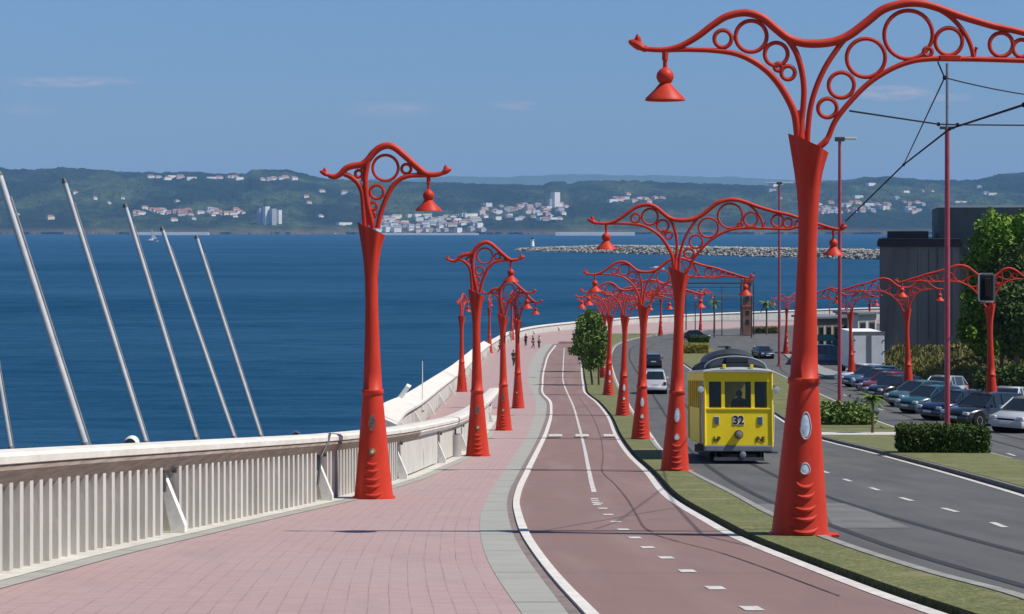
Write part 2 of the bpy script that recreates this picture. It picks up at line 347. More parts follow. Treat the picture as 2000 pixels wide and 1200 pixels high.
# promenade
def brickL(y): return wallbase(y) if y < yT else outer(y)+0.2
yBF = yinv(672)
sheet('brick_promenade', brickL, greyL, -12, yBF, 0.10, BRICK, cols=6, uvright=True, skirt=0.3)
sheet('far_promenade', brickL, lambda y: rdL(y)-2.2, yBF, yinv(629), 0.10, BRICK, cols=6, uvright=False, skirt=0.3)
sheet('wall_footing', lambda y: wallbase(y)-.3, lambda y: wallbase(y)+0.34, -12, yinv(812), 0.112, KERB)
sheet('wall_gutter', lambda y: wallbase(y)+0.34, lambda y: wallbase(y)+0.62, -12, yinv(840), 0.108, GREYP)
sheet('grey_paver_band', greyL, greyR, -12, yBF, 0.104, GREYP, uvright=False, cols=2)
sheet('brown_edging', greyR, whiL, -12, yBF, 0.10, mat('brown edging', (0.20,0.155,0.14), .85, .25, 3))
sheet('cycle_path', whiR, bikR, -12, yinv(667), 0.10, BIKE, cols=4, skirt=0.2)
sheet('white_path_kerb', whiL, whiR, -12, yinv(675), 0.125, mat('white kerb', (0.60,0.57,0.52), .8, .18, 4), skirt=0.05)
bikW = lambda y: bikR(y)-0.16
sheet('path_edge_line', bikW, bikR, -12, yinv(668), 0.106, mat('white edge line', (0.42,0.38,0.35), .8, 0, 5, col2=(.68,.64,.60), detail=9))
sheet('gutter_kerb_shade', bikR, off(bikR, 0.19), -12, yinv(690), 0.03, DKLINE)  # dark gutter strip, widened to paint the kerb's shadow beside the path
sheet('grass_verge', off(bikR, 0.18), lambda y: rdL(y)-0.16, -12, yinv(652), 0.13, GRASS, cols=3, skirt=0.3)
sheet('verge_kerb', lambda y: rdL(y)-0.14, rdL, -12, yinv(632), 0.137, mat('grey kerb', (.25,.24,.22), .9, .25, 3), skirt=0.2)
sheet('road_edge_line', off(rdL, 0.06), off(rdL, 0.18), yinv(985), yinv(632), 0.02, LINE)
sheet('median_lawn', medL, medR, 18, yinv(838), 0.13, GRASS, cols=3, skirt=0.3)
sheet('median_crossing', medL, medR, yinv(851), yinv(846), 0.140, KERB, cols=1, skirt=0.1)
sheet('median_lawn', medL, medR, yinv(838), yinv(670), 0.13, GRASS, cols=3, skirt=0.3)
sheet('median_kerb', off(medL, -0.15), medL, 18, yinv(670), 0.12, mat('dark kerb', (0.14,0.135,0.125), .85, .25, 3), skirt=0.25)
sheet('median_edge_line', off(medL, -0.42), off(medL, -0.26), 22, yinv(675), 0.02, LINE)
sheet('right_pavement', rgtR, off(rgtR, 2.4), 40, yinv(692), 0.12, mat('grey pavement', (0.24,0.235,0.22), .85, .18, 1), skirt=0.3, cols=2)
sheet('parking_lane', off(rgtR, 2.4), off(rgtR, 9.5), 40, yinv(700), 0.02, ASPH, cols=2)
# right carriageway lines
sheet('right_lane_line', off(medR, 0.35), off(medR, 0.47), 60, yinv(700), 0.02, LINE)
# tramway rails (dark grooves) in both carriageways
railA = curve([(2000,1148),(1800,1090),(1620,1028),(1510,985),(1385,915),(1340,875),(1300,815),(1262,755),(1236,716),(1228,694),(1236,678),(1275,664)], .02)
railB = lambda y: railA(y)+1.45+0.25*max(0, (y-60)/60)
for nm, f, a, b in (('tram_rail', railA, 14, yinv(666)), ('tram_rail', railB, 14, yinv(672))):
    sheet(nm, f, (lambda f: lambda y: f(y)+0.15)(f), a, b, 0.018, DKLINE)
railC = curve([(2200,908),(2000,860),(1936,845),(1850,822),(1780,801),(1716,781),(1644,757),(1600,744),(1560,728),(1545,712)], .02)
for dx in (0, -1.45): sheet('tram_rail', off(railC, dx), off(railC, dx+0.15), 55, yinv(710), 0.018, DKLINE)
sheet('pale_road_patch', curve([(1630,1021),(1600,975)]), curve([(1780,1021),(1660,975)]), yinv(1021), yinv(975), 0.016, PATCH)
sheet('pale_road_patch', curve([(1520,1005),(1470,975)]), curve([(1580,1005),(1520,975)]), yinv(1002), yinv(976), 0.016, PATCH)
# dashes
def dash(px, py, fx, ln, w, nm, dz, m=LINE):
    y0 = yinv(py, dz); x0 = (px-1000)/F*y0; y1 = y0+ln
    sl = (fx(y0+1)-fx(y0-1))/2
    rows = np.linspace(y0-ln/2, y0+ln/2, 3)
    vs = []
    for y in rows:
        x = x0+(y-y0)*sl; vs += [(x-w/2, y, zg(y)+dz), (x+w/2, y, zg(y)+dz)]
    o = link(nm, bpy.data.meshes.new(nm)); o.data.from_pydata(vs, [], [(0,1,3,2),(2,3,5,4)]); o.data.materials.append(m); o['kind'] = 'structure'; return o
cen = curve([(1560,1240),(1468,1188),(1397,1148),(1342,1115),(1301,1089),(1265,1069),(1240,1050),(1217,1034),(1203,1020),(1187,1005),(1177,992),(1165,975),(1158,955),(1150,920),(1140,870),(1130,830),(1120,795),(1109,770),(1101,750),(1100,715),(1102,680)])
for (px, py) in ((1468,1188),(1397,1148),(1342,1115),(1301,1089),(1265,1069),(1240,1050),(1217,1034),(1203,1019),(1188,1005),(1177,993),(1169,983)):
    dash(px, py, cen, 0.34, 0.17, 'path_dash', 0.106)
yy = yinv(976)
while yy < yinv(962):
    py = HY - F*zg(yy)/yy; dash(1000+F*cen(yy)/yy, py, cen, 0.42, 0.15, 'path_dash', 0.106); yy += 0.75
sheet('path_centre_line', off(cen, -0.05), off(cen, 0.06), yinv(962), yinv(680), 0.106, LINE)
for px in (1085, 1137, 1192):
    a = G(px-13, 855); b = G(px+13, 855)
    MB().box(a.x, b.x, a.y-0.35, a.y+0.35, a.z+.10, a.z+.107).build('crossing_dash', LINE)['kind'] = 'structure'
lane = curve([(2000,1048),(1950,1025),(1855,996),(1770,975),(1708,955),(1655,938),(1605,921),(1560,900)], .02)
for (px, py) in ((1950,1025),(1855,996),(1770,975),(1708,955),(1655,938),(1612,922)): dash(px, py, lane, 1.3, 0.12, 'lane_dash', 0.02)
for (px, py) in ((1650,772),(1720,800),(1790,828),(1920,870),(1975,888)): dash(px, py, railC, 2.0, 0.12, 'lane_dash', 0.02)
# cracks sealed with tar on the cycle path
def crack(pts, w, dz=0.107):
    P = spline([G(a, b) for a, b in pts], 5); vs = []
    for i, p in enumerate(P):
        t = (P[min(i+1, len(P)-1)]-P[max(i-1, 0)]).normalized(); n = Vector((-t.y, t.x, 0)); ww = w*(0.6+0.6*random.random())
        for s in (-1, 1): q = p+n*ww*s; vs.append((q.x, q.y, zg(q.y)+dz))
    me = bpy.data.meshes.new('tar_crack'); me.from_pydata(vs, [], [(2*i,2*i+1,2*i+3,2*i+2) for i in range(len(P)-1)]); me.materials.append(mat('path crack', (0.105,0.068,0.064), .9, .2, 4)); link('tar_crack', me)['kind'] = 'structure'
crack([(1130,775),(1155,810),(1172,850),(1178,890),(1176,920),(1200,945),(1225,975),(1243,1005),(1258,1030),(1275,1040)], 0.02)
crack([(1275,1044),(1330,1060),(1400,1078),(1480,1105),(1560,1135),(1640,1165)], 0.012)
crack([(1120,800),(1150,792),(1185,800)], 0.02); crack([(1160,930),(1220,925),(1262,926)], 0.012)
# ------------------------------------------------------------------ sea
def seamat():
    m = bpy.data.materials.new('sea water'); m.use_nodes = True; N = m.node_tree.nodes; L = m.node_tree.links; b = N['Principled BSDF']
    g = N.new('ShaderNodeNewGeometry'); mp_ = N.new('ShaderNodeMapping'); mp_.inputs['Scale'].default_value = (0.25, 1, 1); L.new(g.outputs['Position'], mp_.inputs[0])
    def nz(s, d, r=.6):
        n = N.new('ShaderNodeTexNoise'); n.inputs['Scale'].default_value = s; n.inputs['Detail'].default_value = d; n.inputs['Roughness'].default_value = r; L.new(mp_.outputs[0], n.inputs[0]); return n.outputs[0]
    a, c = nz(0.010, 8, .8), nz(0.28, 6, .85)
    r = N.new('ShaderNodeValToRGB'); r.color_ramp.elements[0].position = .38; r.color_ramp.elements[1].position = .64
    r.color_ramp.elements[0].color = (0.003, 0.042, 0.100, 1); r.color_ramp.elements[1].color = (0.030, 0.100, 0.190, 1)  # ripple sparkle on the water painted in as light and dark noise
    ad = N.new('ShaderNodeMix'); ad.inputs[0].default_value = .5; L.new(a, ad.inputs[2]); L.new(c, ad.inputs[3])
    L.new(ad.outputs[0], r.inputs[0]); L.new(r.outputs[0], b.inputs['Base Color']); b.inputs['Roughness'].default_value = 0.45; b.inputs['IOR'].default_value = 1.33; b.inputs['Specular IOR Level'].default_value = 0
    bn = N.new('ShaderNodeBump'); bn.inputs['Distance'].default_value = 0.8; bn.inputs['Strength'].default_value = 1; L.new(c, bn.inputs['Height']); L.new(bn.outputs[0], b.inputs['Normal'])
    df = N.new('ShaderNodeBsdfDiffuse'); L.new(r.outputs[0], df.inputs[0]); L.new(bn.outputs[0], df.inputs['Normal']); gl = N.new('ShaderNodeBsdfGlossy'); gl.inputs['Roughness'].default_value = .35; L.new(bn.outputs[0], gl.inputs['Normal'])
    xm = N.new('ShaderNodeMixShader'); xm.inputs[0].default_value = .018; L.new(df.outputs[0], xm.inputs[1]); L.new(gl.outputs[0], xm.inputs[2]); L.new(xm.outputs[0], N['Material Output'].inputs[0]); N.remove(b)
    return m
me = bpy.data.meshes.new('sea'); me.from_pydata([(-14000,-200,SEA),(14000,-200,SEA),(14000,24000,SEA),(-14000,24000,SEA)], [], [(0,1,2,3)]); me.materials.append(seamat()); link('sea', me)['kind'] = 'structure'
# ------------------------------------------------------------------ far land
def fbm(x, y, oct=5):
    v = 0; a = 1; t = 0
    for o in range(oct):
        v = v + a*np.sin(x*1.7+3.1*np.sin(y*0.9+o)+o*2.1)*np.cos(y*1.3+2.7*np.cos(x*0.8+o*1.7)+o); t += a; a *= .55; x = x*2.07+1.3; y = y*2.11+.7
    return v/t
SK = [(-400,332),(0,331),(70,333),(120,328),(150,331),(210,334),(260,338),(320,339),(380,336),(430,341),(480,340),(492,333),(560,332),(590,340),(630,350),(700,354),(780,356),(860,357),(940,361),(1010,361),(1060,364),(1075,356),(1100,356),(1110,363),(1135,355),(1200,354),(1300,358),(1400,361),(1500,364),(1560,358),(1650,353),(1690,347),(1750,347),(1800,352),(1900,354),(1955,341),(2000,338),(2400,330)]
D0, D1 = 6400.0, 8600.0
def hland(px, d):
    t = np.clip((d-D0)/(D1-D0), 0, 1); top = (HY-np.interp(px, [s[0] for s in SK], [s[1] for s in SK]))*D1/F - SEA
    base = 10*np.clip(t*30, 0, 1) + (top-10)*(t**0.9)*(1+0.0*t)
    return SEA + base + fbm(px*0.02, t*9)*22*np.sin(np.pi*np.clip(t, 0, 1))
nx, ny = 700, 90
pxs = np.linspace(-380, 2380, nx); ds = D0+(np.linspace(0, 1, ny)**1.3)*(D1-D0)
PX, DD = np.meshgrid(pxs, ds); H = hland(PX, DD); X = (PX-1000)/F*DD
tree = np.maximum(0, fbm(PX*0.045, DD*0.004))*9 + rng.random(H.shape)*5
H2 = H + tree*np.clip((DD-D0)/200, 0, 1)*np.where(fbm(PX*.012+4, DD*.002) > -0.25, 1, .25)
shore = D0 + 60*fbm(PX[0]*0.03, PX[0]*0+2)
Yw = DD.copy(); Yw[0] = shore; H2[0] = SEA-2; H2[1] = np.maximum(H2[1], SEA+6+4*rng.random(nx))
vs = np.stack([X, Yw, H2], -1).reshape(-1, 3).tolist(); fs = [(j*nx+i, j*nx+i+1, (j+1)*nx+i+1, (j+1)*nx+i) for j in range(ny-1) for i in range(nx-1)]
n0 = len(vs)
vs += [(float(a), D1+600, SEA) for a in X[-1]]; fs += [((ny-1)*nx+i, (ny-1)*nx+i+1, n0+i+1, n0+i) for i in range(nx-1)]
me = bpy.data.meshes.new('coastal_hills'); me.from_pydata(vs, [], fs); me.update()
def landmat():
    m = bpy.data.materials.new('wooded hills'); m.use_nodes = True; N = m.node_tree.nodes; L = m.node_tree.links; b = N['Principled BSDF']; b.inputs['Roughness'].default_value = 1; b.inputs['Specular IOR Level'].default_value = 0
    g = N.new('ShaderNodeNewGeometry')
    def nz(s, d, st=(1,1,1)):
        mp_ = N.new('ShaderNodeMapping'); mp_.inputs['Scale'].default_value = st; L.new(g.outputs['Position'], mp_.inputs[0])
        n = N.new('ShaderNodeTexNoise'); n.inputs['Scale'].default_value = s; n.inputs['Detail'].default_value = d; L.new(mp_.outputs[0], n.inputs[0]); return n.outputs[0]
    r1 = N.new('ShaderNodeValToRGB'); L.new(nz(.0035, 4, (1,.5,1)), r1.inputs[0]); e = r1.color_ramp.elements
    e[0].position = .42; e[0].color = (.010,.022,.012,1); e[1].position = .60; e[1].color = (.040,.060,.026,1)
    n = e.new(.50); n.color = (.017,.032,.018,1)
    r2 = N.new('ShaderNodeValToRGB'); L.new(nz(.02, 6), r2.inputs[0]); r2.color_ramp.elements[0].position = .35; r2.color_ramp.elements[1].position = .7
    r2.color_ramp.elements[0].color = (.55,.55,.55,1); r2.color_ramp.elements[1].color = (1.5,1.4,1.3,1)
    mx = N.new('ShaderNodeMix'); mx.data_type = 'RGBA'; mx.blend_type = 'MULTIPLY'; mx.inputs[0].default_value = 1; L.new(r1.outputs[0], mx.inputs[6]); L.new(r2.outputs[0], mx.inputs[7])
    # bare rock along the waterline
    sp = N.new('ShaderNodeSeparateXYZ'); L.new(g.outputs['Position'], sp.inputs[0])
    mr = N.new('ShaderNodeMapRange'); mr.inputs['From Min'].default_value = SEA+26; mr.inputs['From Max'].default_value = SEA+6; L.new(sp.outputs[2], mr.inputs[0])
    mm = N.new('ShaderNodeMath'); mm.operation = 'MULTIPLY'; L.new(mr.outputs[0], mm.inputs[0]); L.new(nz(.012, 5), mm.inputs[1])
    m3 = N.new('ShaderNodeMix'); m3.data_type = 'RGBA'; L.new(mm.outputs[0], m3.inputs[0]); L.new(mx.outputs[2], m3.inputs[6]); m3.inputs[7].default_value = (.16,.115,.085,1)
    L.new(m3.outputs[2], b.inputs['Base Color']); return m
me.materials.append(landmat()); link('coastal_hills', me)['kind'] = 'structure'
# faint range far behind
pr = [(500,352),(800,350),(880,345),(980,346),(1050,343),(1110,340),(1200,342),(1330,344),(1420,346),(1500,350),(1700,354),(2100,356)]
v = []; 
for i in range(160):
    px = 500+i*10; d = 17500; z = (HY-np.interp(px, [a for a, b in pr], [b for a, b in pr]))*d/F+12*fbm(px*.05, 1.0)
    v += [((px-1000)/F*d*.93, d*.93, SEA), ((px-1000)/F*d, d, z), ((px-1000)/F*d*1.07, d*1.07, SEA)]
me = bpy.data.meshes.new('distant_ridge'); me.from_pydata([tuple(map(float, p)) for p in v], [], [q for i in range(159) for q in ((i*3, i*3+3, i*3+4, i*3+1), (i*3+1, i*3+4, i*3+5, i*3+2))]); me.materials.append(mat('far ridge green', (.05,.08,.04), 1, .2, .002)); link('distant_ridge', me)['kind'] = 'structure'
def farpos(px, py):
    dd = np.linspace(D0+25, D1, 400); pyy = HY - F*hland(px, dd)/dd; k = np.where(pyy <= py)[0]
    d = dd[k[0]] if len(k) else D1; return Vector(((px-1000)/F*d, d, float(hland(px, d))))
HW = [mat('far white wall', (.86,.84,.80), .8, .08, .05), mat('far cream wall', (.80,.72,.54), .8, .08, .05), mat('far grey wall', (.42,.42,.42), .8, .08, .05), mat('far pink wall', (.72,.54,.46), .8, .08, .05)]
ROOF = [mat('terracotta roof', (.28,.12,.075), .85, .2, .1), mat('grey roof', (.22,.22,.23), .8, .2, .1)]
WIN = mat('far window dark', (.05,.06,.075), .3, .2, .1)
def house_meshes(w, dp, h, wm, rm, flat):
    b = MB().box(-w/2, w/2, -dp/2, dp/2, -6, h); r = MB(); wi = MB()
    if flat: r.box(-w/2-.4, w/2+.4, -dp/2-.4, dp/2+.4, h, h+.8)
    else: r.add([(-w/2-.6,-dp/2-.6,h),(w/2+.6,-dp/2-.6,h),(w/2+.6,dp/2+.6,h),(-w/2-.6,dp/2+.6,h),(-w/2+dp*.3,0,h+dp*.35),(w/2-dp*.3,0,h+dp*.35)], [(0,1,5,4),(2,3,4,5),(1,2,5),(3,0,4),(0,3,2,1)])
    nf = max(1, int(h/3.2)); nc = max(2, int(w/3.5))
    for i in range(nf):
        for j in range(nc):
            x = -w/2+(j+.5)*w/nc; z = i*h/nf+h/nf*.3; wi.box(x-.6, x+.6, -dp/2-.12, -dp/2+.1, z, z+h/nf*.38)
    nb = len(b.f); b.add(wi.v, wi.f); me = bpy.data.meshes.new('wall'); me.from_pydata(b.v, [], b.f); me.materials.append(wm); me.materials.append(WIN)
    me.polygons.foreach_set('material_index', [0 if i < nb else 1 for i in range(len(b.f))]); me.update()
    return me, r.mesh('roof', rm)
protos = {}
def far_house(px, py, w, dp, h, wi, ri, flat, name, label, cat, group):
    key = (w, dp, h, wi, ri, flat)
    if key not in protos: protos[key] = house_meshes(w, dp, h, HW[wi], ROOF[ri], flat)
    p = farpos(px, py); o = empty(name, p, label, cat, group, random.uniform(.35, 1.0))
    for nm, me in zip(('wall', 'roof'), protos[key]): link(nm, me, o)
    return o
SZ = [(16,12,9,False),(22,13,9,False),(28,15,11,False),(36,16,12,False),(30,15,17,True),(46,17,14,True)]
def scatter(n, x0, x1, y0, y1, sizes, walls, roofs, nm, label, cat, group, slope=0.0):
    for i in range(n):
        px = random.uniform(x0, x1); py = random.uniform(y0, y1)+slope*(px-x0)
        w, dp, h, fl = SZ[random.choice(sizes)]; far_house(px, py, w, dp, h, random.choice(walls), random.choice(roofs), fl, nm, label, cat, group)
scatter(58, 735, 945, 437, 456, [1,2,3,4], [0,0,0,2,1], [0,1,1], 'far_house', 'small pale house of the dense waterfront town across the bay', 'house', 'waterfront town houses across the bay')
scatter(26, 745, 935, 424, 434, [4,5,5], [0,1,1], [1,0], 'far_apartment_block', 'cream flat roofed block in the long row above the waterfront town', 'building', 'row of cream blocks above the waterfront town')
scatter(50, 940, 1110, 402, 434, [1,2,3,4], [0,0,3,2], [0,1], 'far_house', 'pale house of the hillside village below the tall white tower block', 'house', 'hillside village houses under the tower block')
scatter(34, 255, 500, 413, 424, [1,2,3], [0,1,3,3], [0,0,1], 'far_house', 'red roofed house in the village strip left of the grey apartment cluster', 'house', 'village strip houses on the left shore')
scatter(44, 1600, 1810, 398, 420, [1,2,3,5], [0,2,3], [0,0,1], 'far_house', 'red roofed house in the village on the far right shore', 'house', 'village houses on the right far shore')
scatter(14, 290, 480, 348, 353, [2,3,5], [0,0,3], [0,1], 'far_house', 'white house high on the left hill crest', 'house', 'houses along the left hill crest')
scatter(8, 510, 610, 350, 355, [2,3], [0,0,3], [0,1], 'far_house', 'pink or white house under the wooded knoll on the hill', 'house', 'houses under the wooded knoll')
scatter(12, 1180, 1300, 382, 400, [2,3,5], [0,3], [0,0], 'far_house', 'scattered pale farmhouse on the wooded slope right of the tower block', 'house', 'farmhouses right of the tower block')
scatter(18, 0, 700, 375, 440, [0,1,2], [0,0,1], [0,1], 'far_house', 'lone pale farmhouse scattered over the left green hillside', 'house', 'scattered farmhouses on the left hillside')
scatter(16, 1500, 1980, 360, 398, [1,2,5], [0,0,2], [0,1], 'far_house', 'isolated pale building on the upper right hillside', 'house', 'isolated buildings on the right hillside')
for k, (px, py, w, dp, h, wi, lab, nm) in enumerate([(1085,408,30,22,66,0,'tall white tower block rising above the hillside village','tower_block'),(1073,408,14,18,40,2,'slim grey block beside the tall white tower block','tower_block'),
      (508,440,18,18,62,2,'grey apartment tower, left one of the tight shore cluster','apartment_tower'),(520,440,20,18,68,0,'tallest pale apartment tower in the middle of the shore cluster','apartment_tower'),(533,440,20,18,60,2,'grey apartment tower right of the middle in the shore cluster','apartment_tower'),(545,438,14,16,52,0,'lowest pale apartment tower at the right end of the shore cluster','apartment_tower'),
      (760,452,46,20,16,0,'large white hall on the waterfront behind the near left lamp','waterfront_hall'),(672,440,60,20,10,0,'long white quayside warehouse left of the waterfront town','warehouse'),(1068,432,90,25,14,0,'long white building terrace below the tower block','warehouse'),
      (1520,364,110,30,10,0,'long white hall on the skyline behind the distant light mast','hilltop_hall'),(1880,398,150,30,10,1,'long cream roofed hall on the hillside above the dark building','hilltop_hall')]):
    b, r = house_meshes(w, dp, h, HW[wi], ROOF[1], True); o = empty(nm, farpos(px, py), lab, 'building', rz=.75)
    for n_, me_ in (('wall', b), ('roof', r)): link(n_, me_, o)
# jetties and breakwater
def far_jetty(x0, x1, py, h, label):
    d = -SEA*F/(py-HY); a = (x0-1000)/F*d; b = (x1-1000)/F*d
    o = empty('jetty', ((a+b)/2, d, SEA), label, 'jetty'); L = b-a
    MB().box(-L/2, L/2, -5, 5, -2, h).build('quay_wall', HW[0], o); MB().box(-L/2, L/2, 2.5, 4.5, h, h+2.5).build('parapet', HW[2], o)
far_jetty(262, 408, 459.5, 7, 'long low white jetty on the left shore beside the masts'); far_jetty(1085, 1240, 460.5, 8, 'long low white jetty beyond the rock breakwater'); far_jetty(735, 935, 459.5, 4, 'pale quay wall in front of the waterfront town')
ra = Vector(((1012-1000)/F*1850, 1850, SEA)); rb = Vector(((1760-1000)/F*1330, 1330, SEA)); vs = []; bmk = MB()
bwo = empty('breakwater', ra, 'long breakwater of pale boulders reaching in from the right', 'breakwater')
dv = rb-ra; Lb = dv.length; dn = dv.normalized(); nn = Vector((-dn.y, dn.x, 0))
secs = []
for i in range(60):
    t = i/59; c = dn*(Lb*t*1.15); hh = 6.5*min(1, .25+t*3); ww = 13*min(1, .3+t*3)
    secs.append([c-nn*ww-Vector((0,0,1)), c-nn*ww*.3+Vector((0,0,hh)), c+nn*ww*.3+Vector((0,0,hh)), c+nn*ww-Vector((0,0,1))])
bmk.loft(secs); bmk.build('core', mat('breakwater core', (.16,.15,.135), .95, .3, .1), bwo)
rk = MB(); bm0 = bmesh.new(); bmesh.ops.create_icosphere(bm0, subdivisions=1, radius=1); iv = [q.co.copy() for q in bm0.verts]; iF = [[q.index for q in f.verts] for f in bm0.faces]; bm0.free()
for i in range(4200):
    t = random.random()**.9; s = random.uniform(-1, 1); hh = 6.5*min(1, .25+t*3); ww = 13*min(1, .3+t*3)
    c = dn*(Lb*t*1.15)+nn*ww*s+Vector((0,0,hh*(1-max(0, abs(s)-.3)/.7))); r = random.uniform(.8, 1.8)
    rk.add([c+Vector((q.x*r*random.uniform(.6,1.3), q.y*r*random.uniform(.6,1.3), q.z*r*random.uniform(.5,1.1))) for q in iv], iF)
tag(rk.build('boulders', mat('pale boulders', (.17,.155,.125), .9, 0, .25, col2=(.50,.45,.37), detail=2), bwo), kind='stuff')
lb = empty('harbour_beacon', ra+dn*30+Vector((0,0,5)), 'small white beacon tower at the tip of the breakwater', 'beacon')
MB().lathe([(2.2,0),(1.6,6),(1.6,6.2),(2.1,6.3),(2.1,6.8)]).build('tower', HW[0], lb, True); MB().lathe([(1.1,6.8),(1.1,8.2),(.2,9.2)]).build('lantern', GLASS, lb, True)
for (px, py, lab) in ((296,473,'small white sailing boat alone on the water by the third mast'),(655,459,'white motor boat low on the water left of the first lamp'),(1283,527,'tiny white dinghy out beyond the near water left of the arches')):
    d = -SEA*F/(py-HY); o = empty('boat', ((px-1000)/F*d, d, SEA), lab, 'boat'); k = max(1, d/900); k = min(k, 3)
    secs = [[(x*k, -w*k, .9*k+abs(x)*.05*k), (x*k, w*k, .9*k+abs(x)*.05*k), (x*k, w*.4*k, -.3), (x*k, -w*.4*k, -.3)] for x, w in ((-3.5,.9),(-1.5,1.2),(1,1.2),(2.6,.8),(3.8,.05))]
    MB().loft(secs).build('hull', WHITE, o, True); MB().box(-1.4*k, .8*k, -.7*k, .7*k, .9*k, 1.7*k, .1*k).build('cabin', WHITE, o)
    if 'sail' in lab: MB().tube([(0,0,.8*k),(0,0,7*k)], .08*k).build('mast', GALV, o); MB().add([(.1,0,1.6*k),(3*k,0,1.8*k),(.1,0,7*k),(.1,.1,1.6*k),(3*k,.1,1.8*k),(.1,.1,7*k)], [(0,1,2),(5,4,3),(0,3,4,1),(1,4,5,2),(2,5,3,0)]).build('sail', WHITE, o)
# ------------------------------------------------------------------ haze
hz = MB().box(-15000, 15000, -300, 24500, -30, 620).build('haze', None); tag(hz, 'thin blue sea haze filling the bay air', 'haze', kind='stuff')
m = bpy.data.materials.new('haze air'); m.use_nodes = True; N = m.node_tree.nodes; N.remove(N['Principled BSDF']); pv = N.new('ShaderNodeVolumePrincipled')
pv.inputs['Color'].default_value = (.30,.55,.90,1); pv.inputs['Density'].default_value = 0.00005; pv.inputs['Anisotropy'].default_value = 0.0
m.node_tree.links.new(pv.outputs[0], N['Material Output'].inputs['Volume']); hz.data.materials.append(m)
# ------------------------------------------------------------------ near sea wall
def sweep(mb, prof, fx, ya, yb, step=0.5, z0=0.0):
    n = max(2, int((yb-ya)/step)+1); secs = []
    for i in range(n):
        y = ya+(yb-ya)*i/(n-1); t = Vector((fx(y+.3)-fx(y-.3), .6, 0)).normalized(); nr = Vector((t.y, -t.x, 0))   # nr points to the path (+X)
        b = Vector((fx(y), y, zg(y)+z0)); secs.append([b+nr*p[0]+Vector((0,0,p[1])) for p in prof])
    return mb.loft(secs)
wo = empty('sea_wall', (wallbase(20), 20, zg(20)), 'long pale concrete sea wall with ribbed panels beside the pink paving', 'wall')
def wp(mb, nm, m, **k):
    o = mb.build(nm, m, wo, **k); o.matrix_parent_inverse = Matrix.Translation(-Vector(wo.location)); return o
yE = yinv(800)
wp(sweep(MB(), [(-.34,-3),(-.34,1.26),(-.44,1.26),(-.44,-3)], wallbase, 8, yE), 'wall_body', CONC)
wp(sweep(MB(), [(.17,1.345),(.17,1.27),(.12,1.25),(-.45,1.25),(-.48,1.38),(-.1,1.41),(.12,1.385)], wallbase, 8, yE), 'coping', COPE)
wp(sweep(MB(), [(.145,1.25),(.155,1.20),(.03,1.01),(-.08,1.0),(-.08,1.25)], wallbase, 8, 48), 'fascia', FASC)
wp(sweep(MB(), [(.145,1.25),(.155,1.20),(.10,1.10),(-.08,1.08),(-.08,1.25)], wallbase, 48.02, yE), 'fascia', COPE)
posts = [15.6, 25.2, 34.6, 44.3, 54.0, 63.5, 73.0, 82.5, 92.0]
def wframe(y, out=0.0):
    t = Vector((wallbase(y+.3)-wallbase(y-.3), .6, 0)).normalized(); nr = Vector((t.y, -t.x, 0)); return Vector((wallbase(y), y, zg(y)+.1))+nr*out, t, nr
for i in range(len(posts)):
    a = posts[i-1]+.42 if i else 8; b = posts[i]-.28; mb = MB()
    if a < 40:
        sweep(mb, [(-.07,0),(-.07,1.0),(-.2,1.0),(-.2,0)], wallbase, a, b, .4, .1)
        y = a
        while y < b-.1:
            p, t, nr = wframe(y); h = 1.0; e = t*.15; o1 = nr*.06; o0 = nr*-.075; u = Vector((0,0,h)); s = t*.006
            mb.add([p+o0, p+o1+s, p+o1+e*.8, p+o0+e, p+o0+u, p+o1+s+u, p+o1+e*.8+u, p+o0+e+u], [(0,3,2,1),(4,5,6,7),(0,1,5,4),(1,2,6,5),(2,3,7,6),(3,0,4,7)]); y += .335
        wp(mb, 'ribbed_panel', CONC)
    else:
        sweep(mb, [(.02,.05),(.02,.98),(-.2,1.02),(-.2,0)], wallbase, a, b, .4, .1); wp(mb, 'flat_panel', CONC)
    y = posts[i]; p, t, nr = wframe(y); U = Vector((0,0,1)); mb = MB()
    a0 = p+t*.16+nr*.0; th = t*.13                                # raking strut standing off the wall
    q = [a0+U*.78+nr*-.08, a0+U*.98+nr*-.02, a0+nr*.34+U*.0, a0+nr*.14]
    q = [a0+U*.55-nr*.10, a0+U*.86-nr*.10, a0+nr*.22+U*.10, a0+nr*.22, a0+nr*.02]
    mb.add([v for v in q]+[v+th for v in q], [(0,1,2,3,4),(9,8,7,6,5)]+[(k,k+5,(k+1)%5+5,(k+1)%5) for k in range(5)]); wp(mb, 'brace', WHITE)
    mb = MB(); mb.tube([p+t*-.1+nr*-.02+U*.62, p+t*-.1+nr*-.02+U*1.0], .05); mb.tube([p+t*.1+nr*.06+U*.9, p+t*.1+nr*.12+U*.9], .045); wp(mb, 'bracket', DGREY)
    if i in (2,): wp(MB().tube([p+t*.1+nr*.19+U*1.3, p+nr*.17+U*1.15, p-t*.3+nr*.1+U*.9, p-t*.5+nr*.08+U*.4], .025), 'downpipe', DGREY)
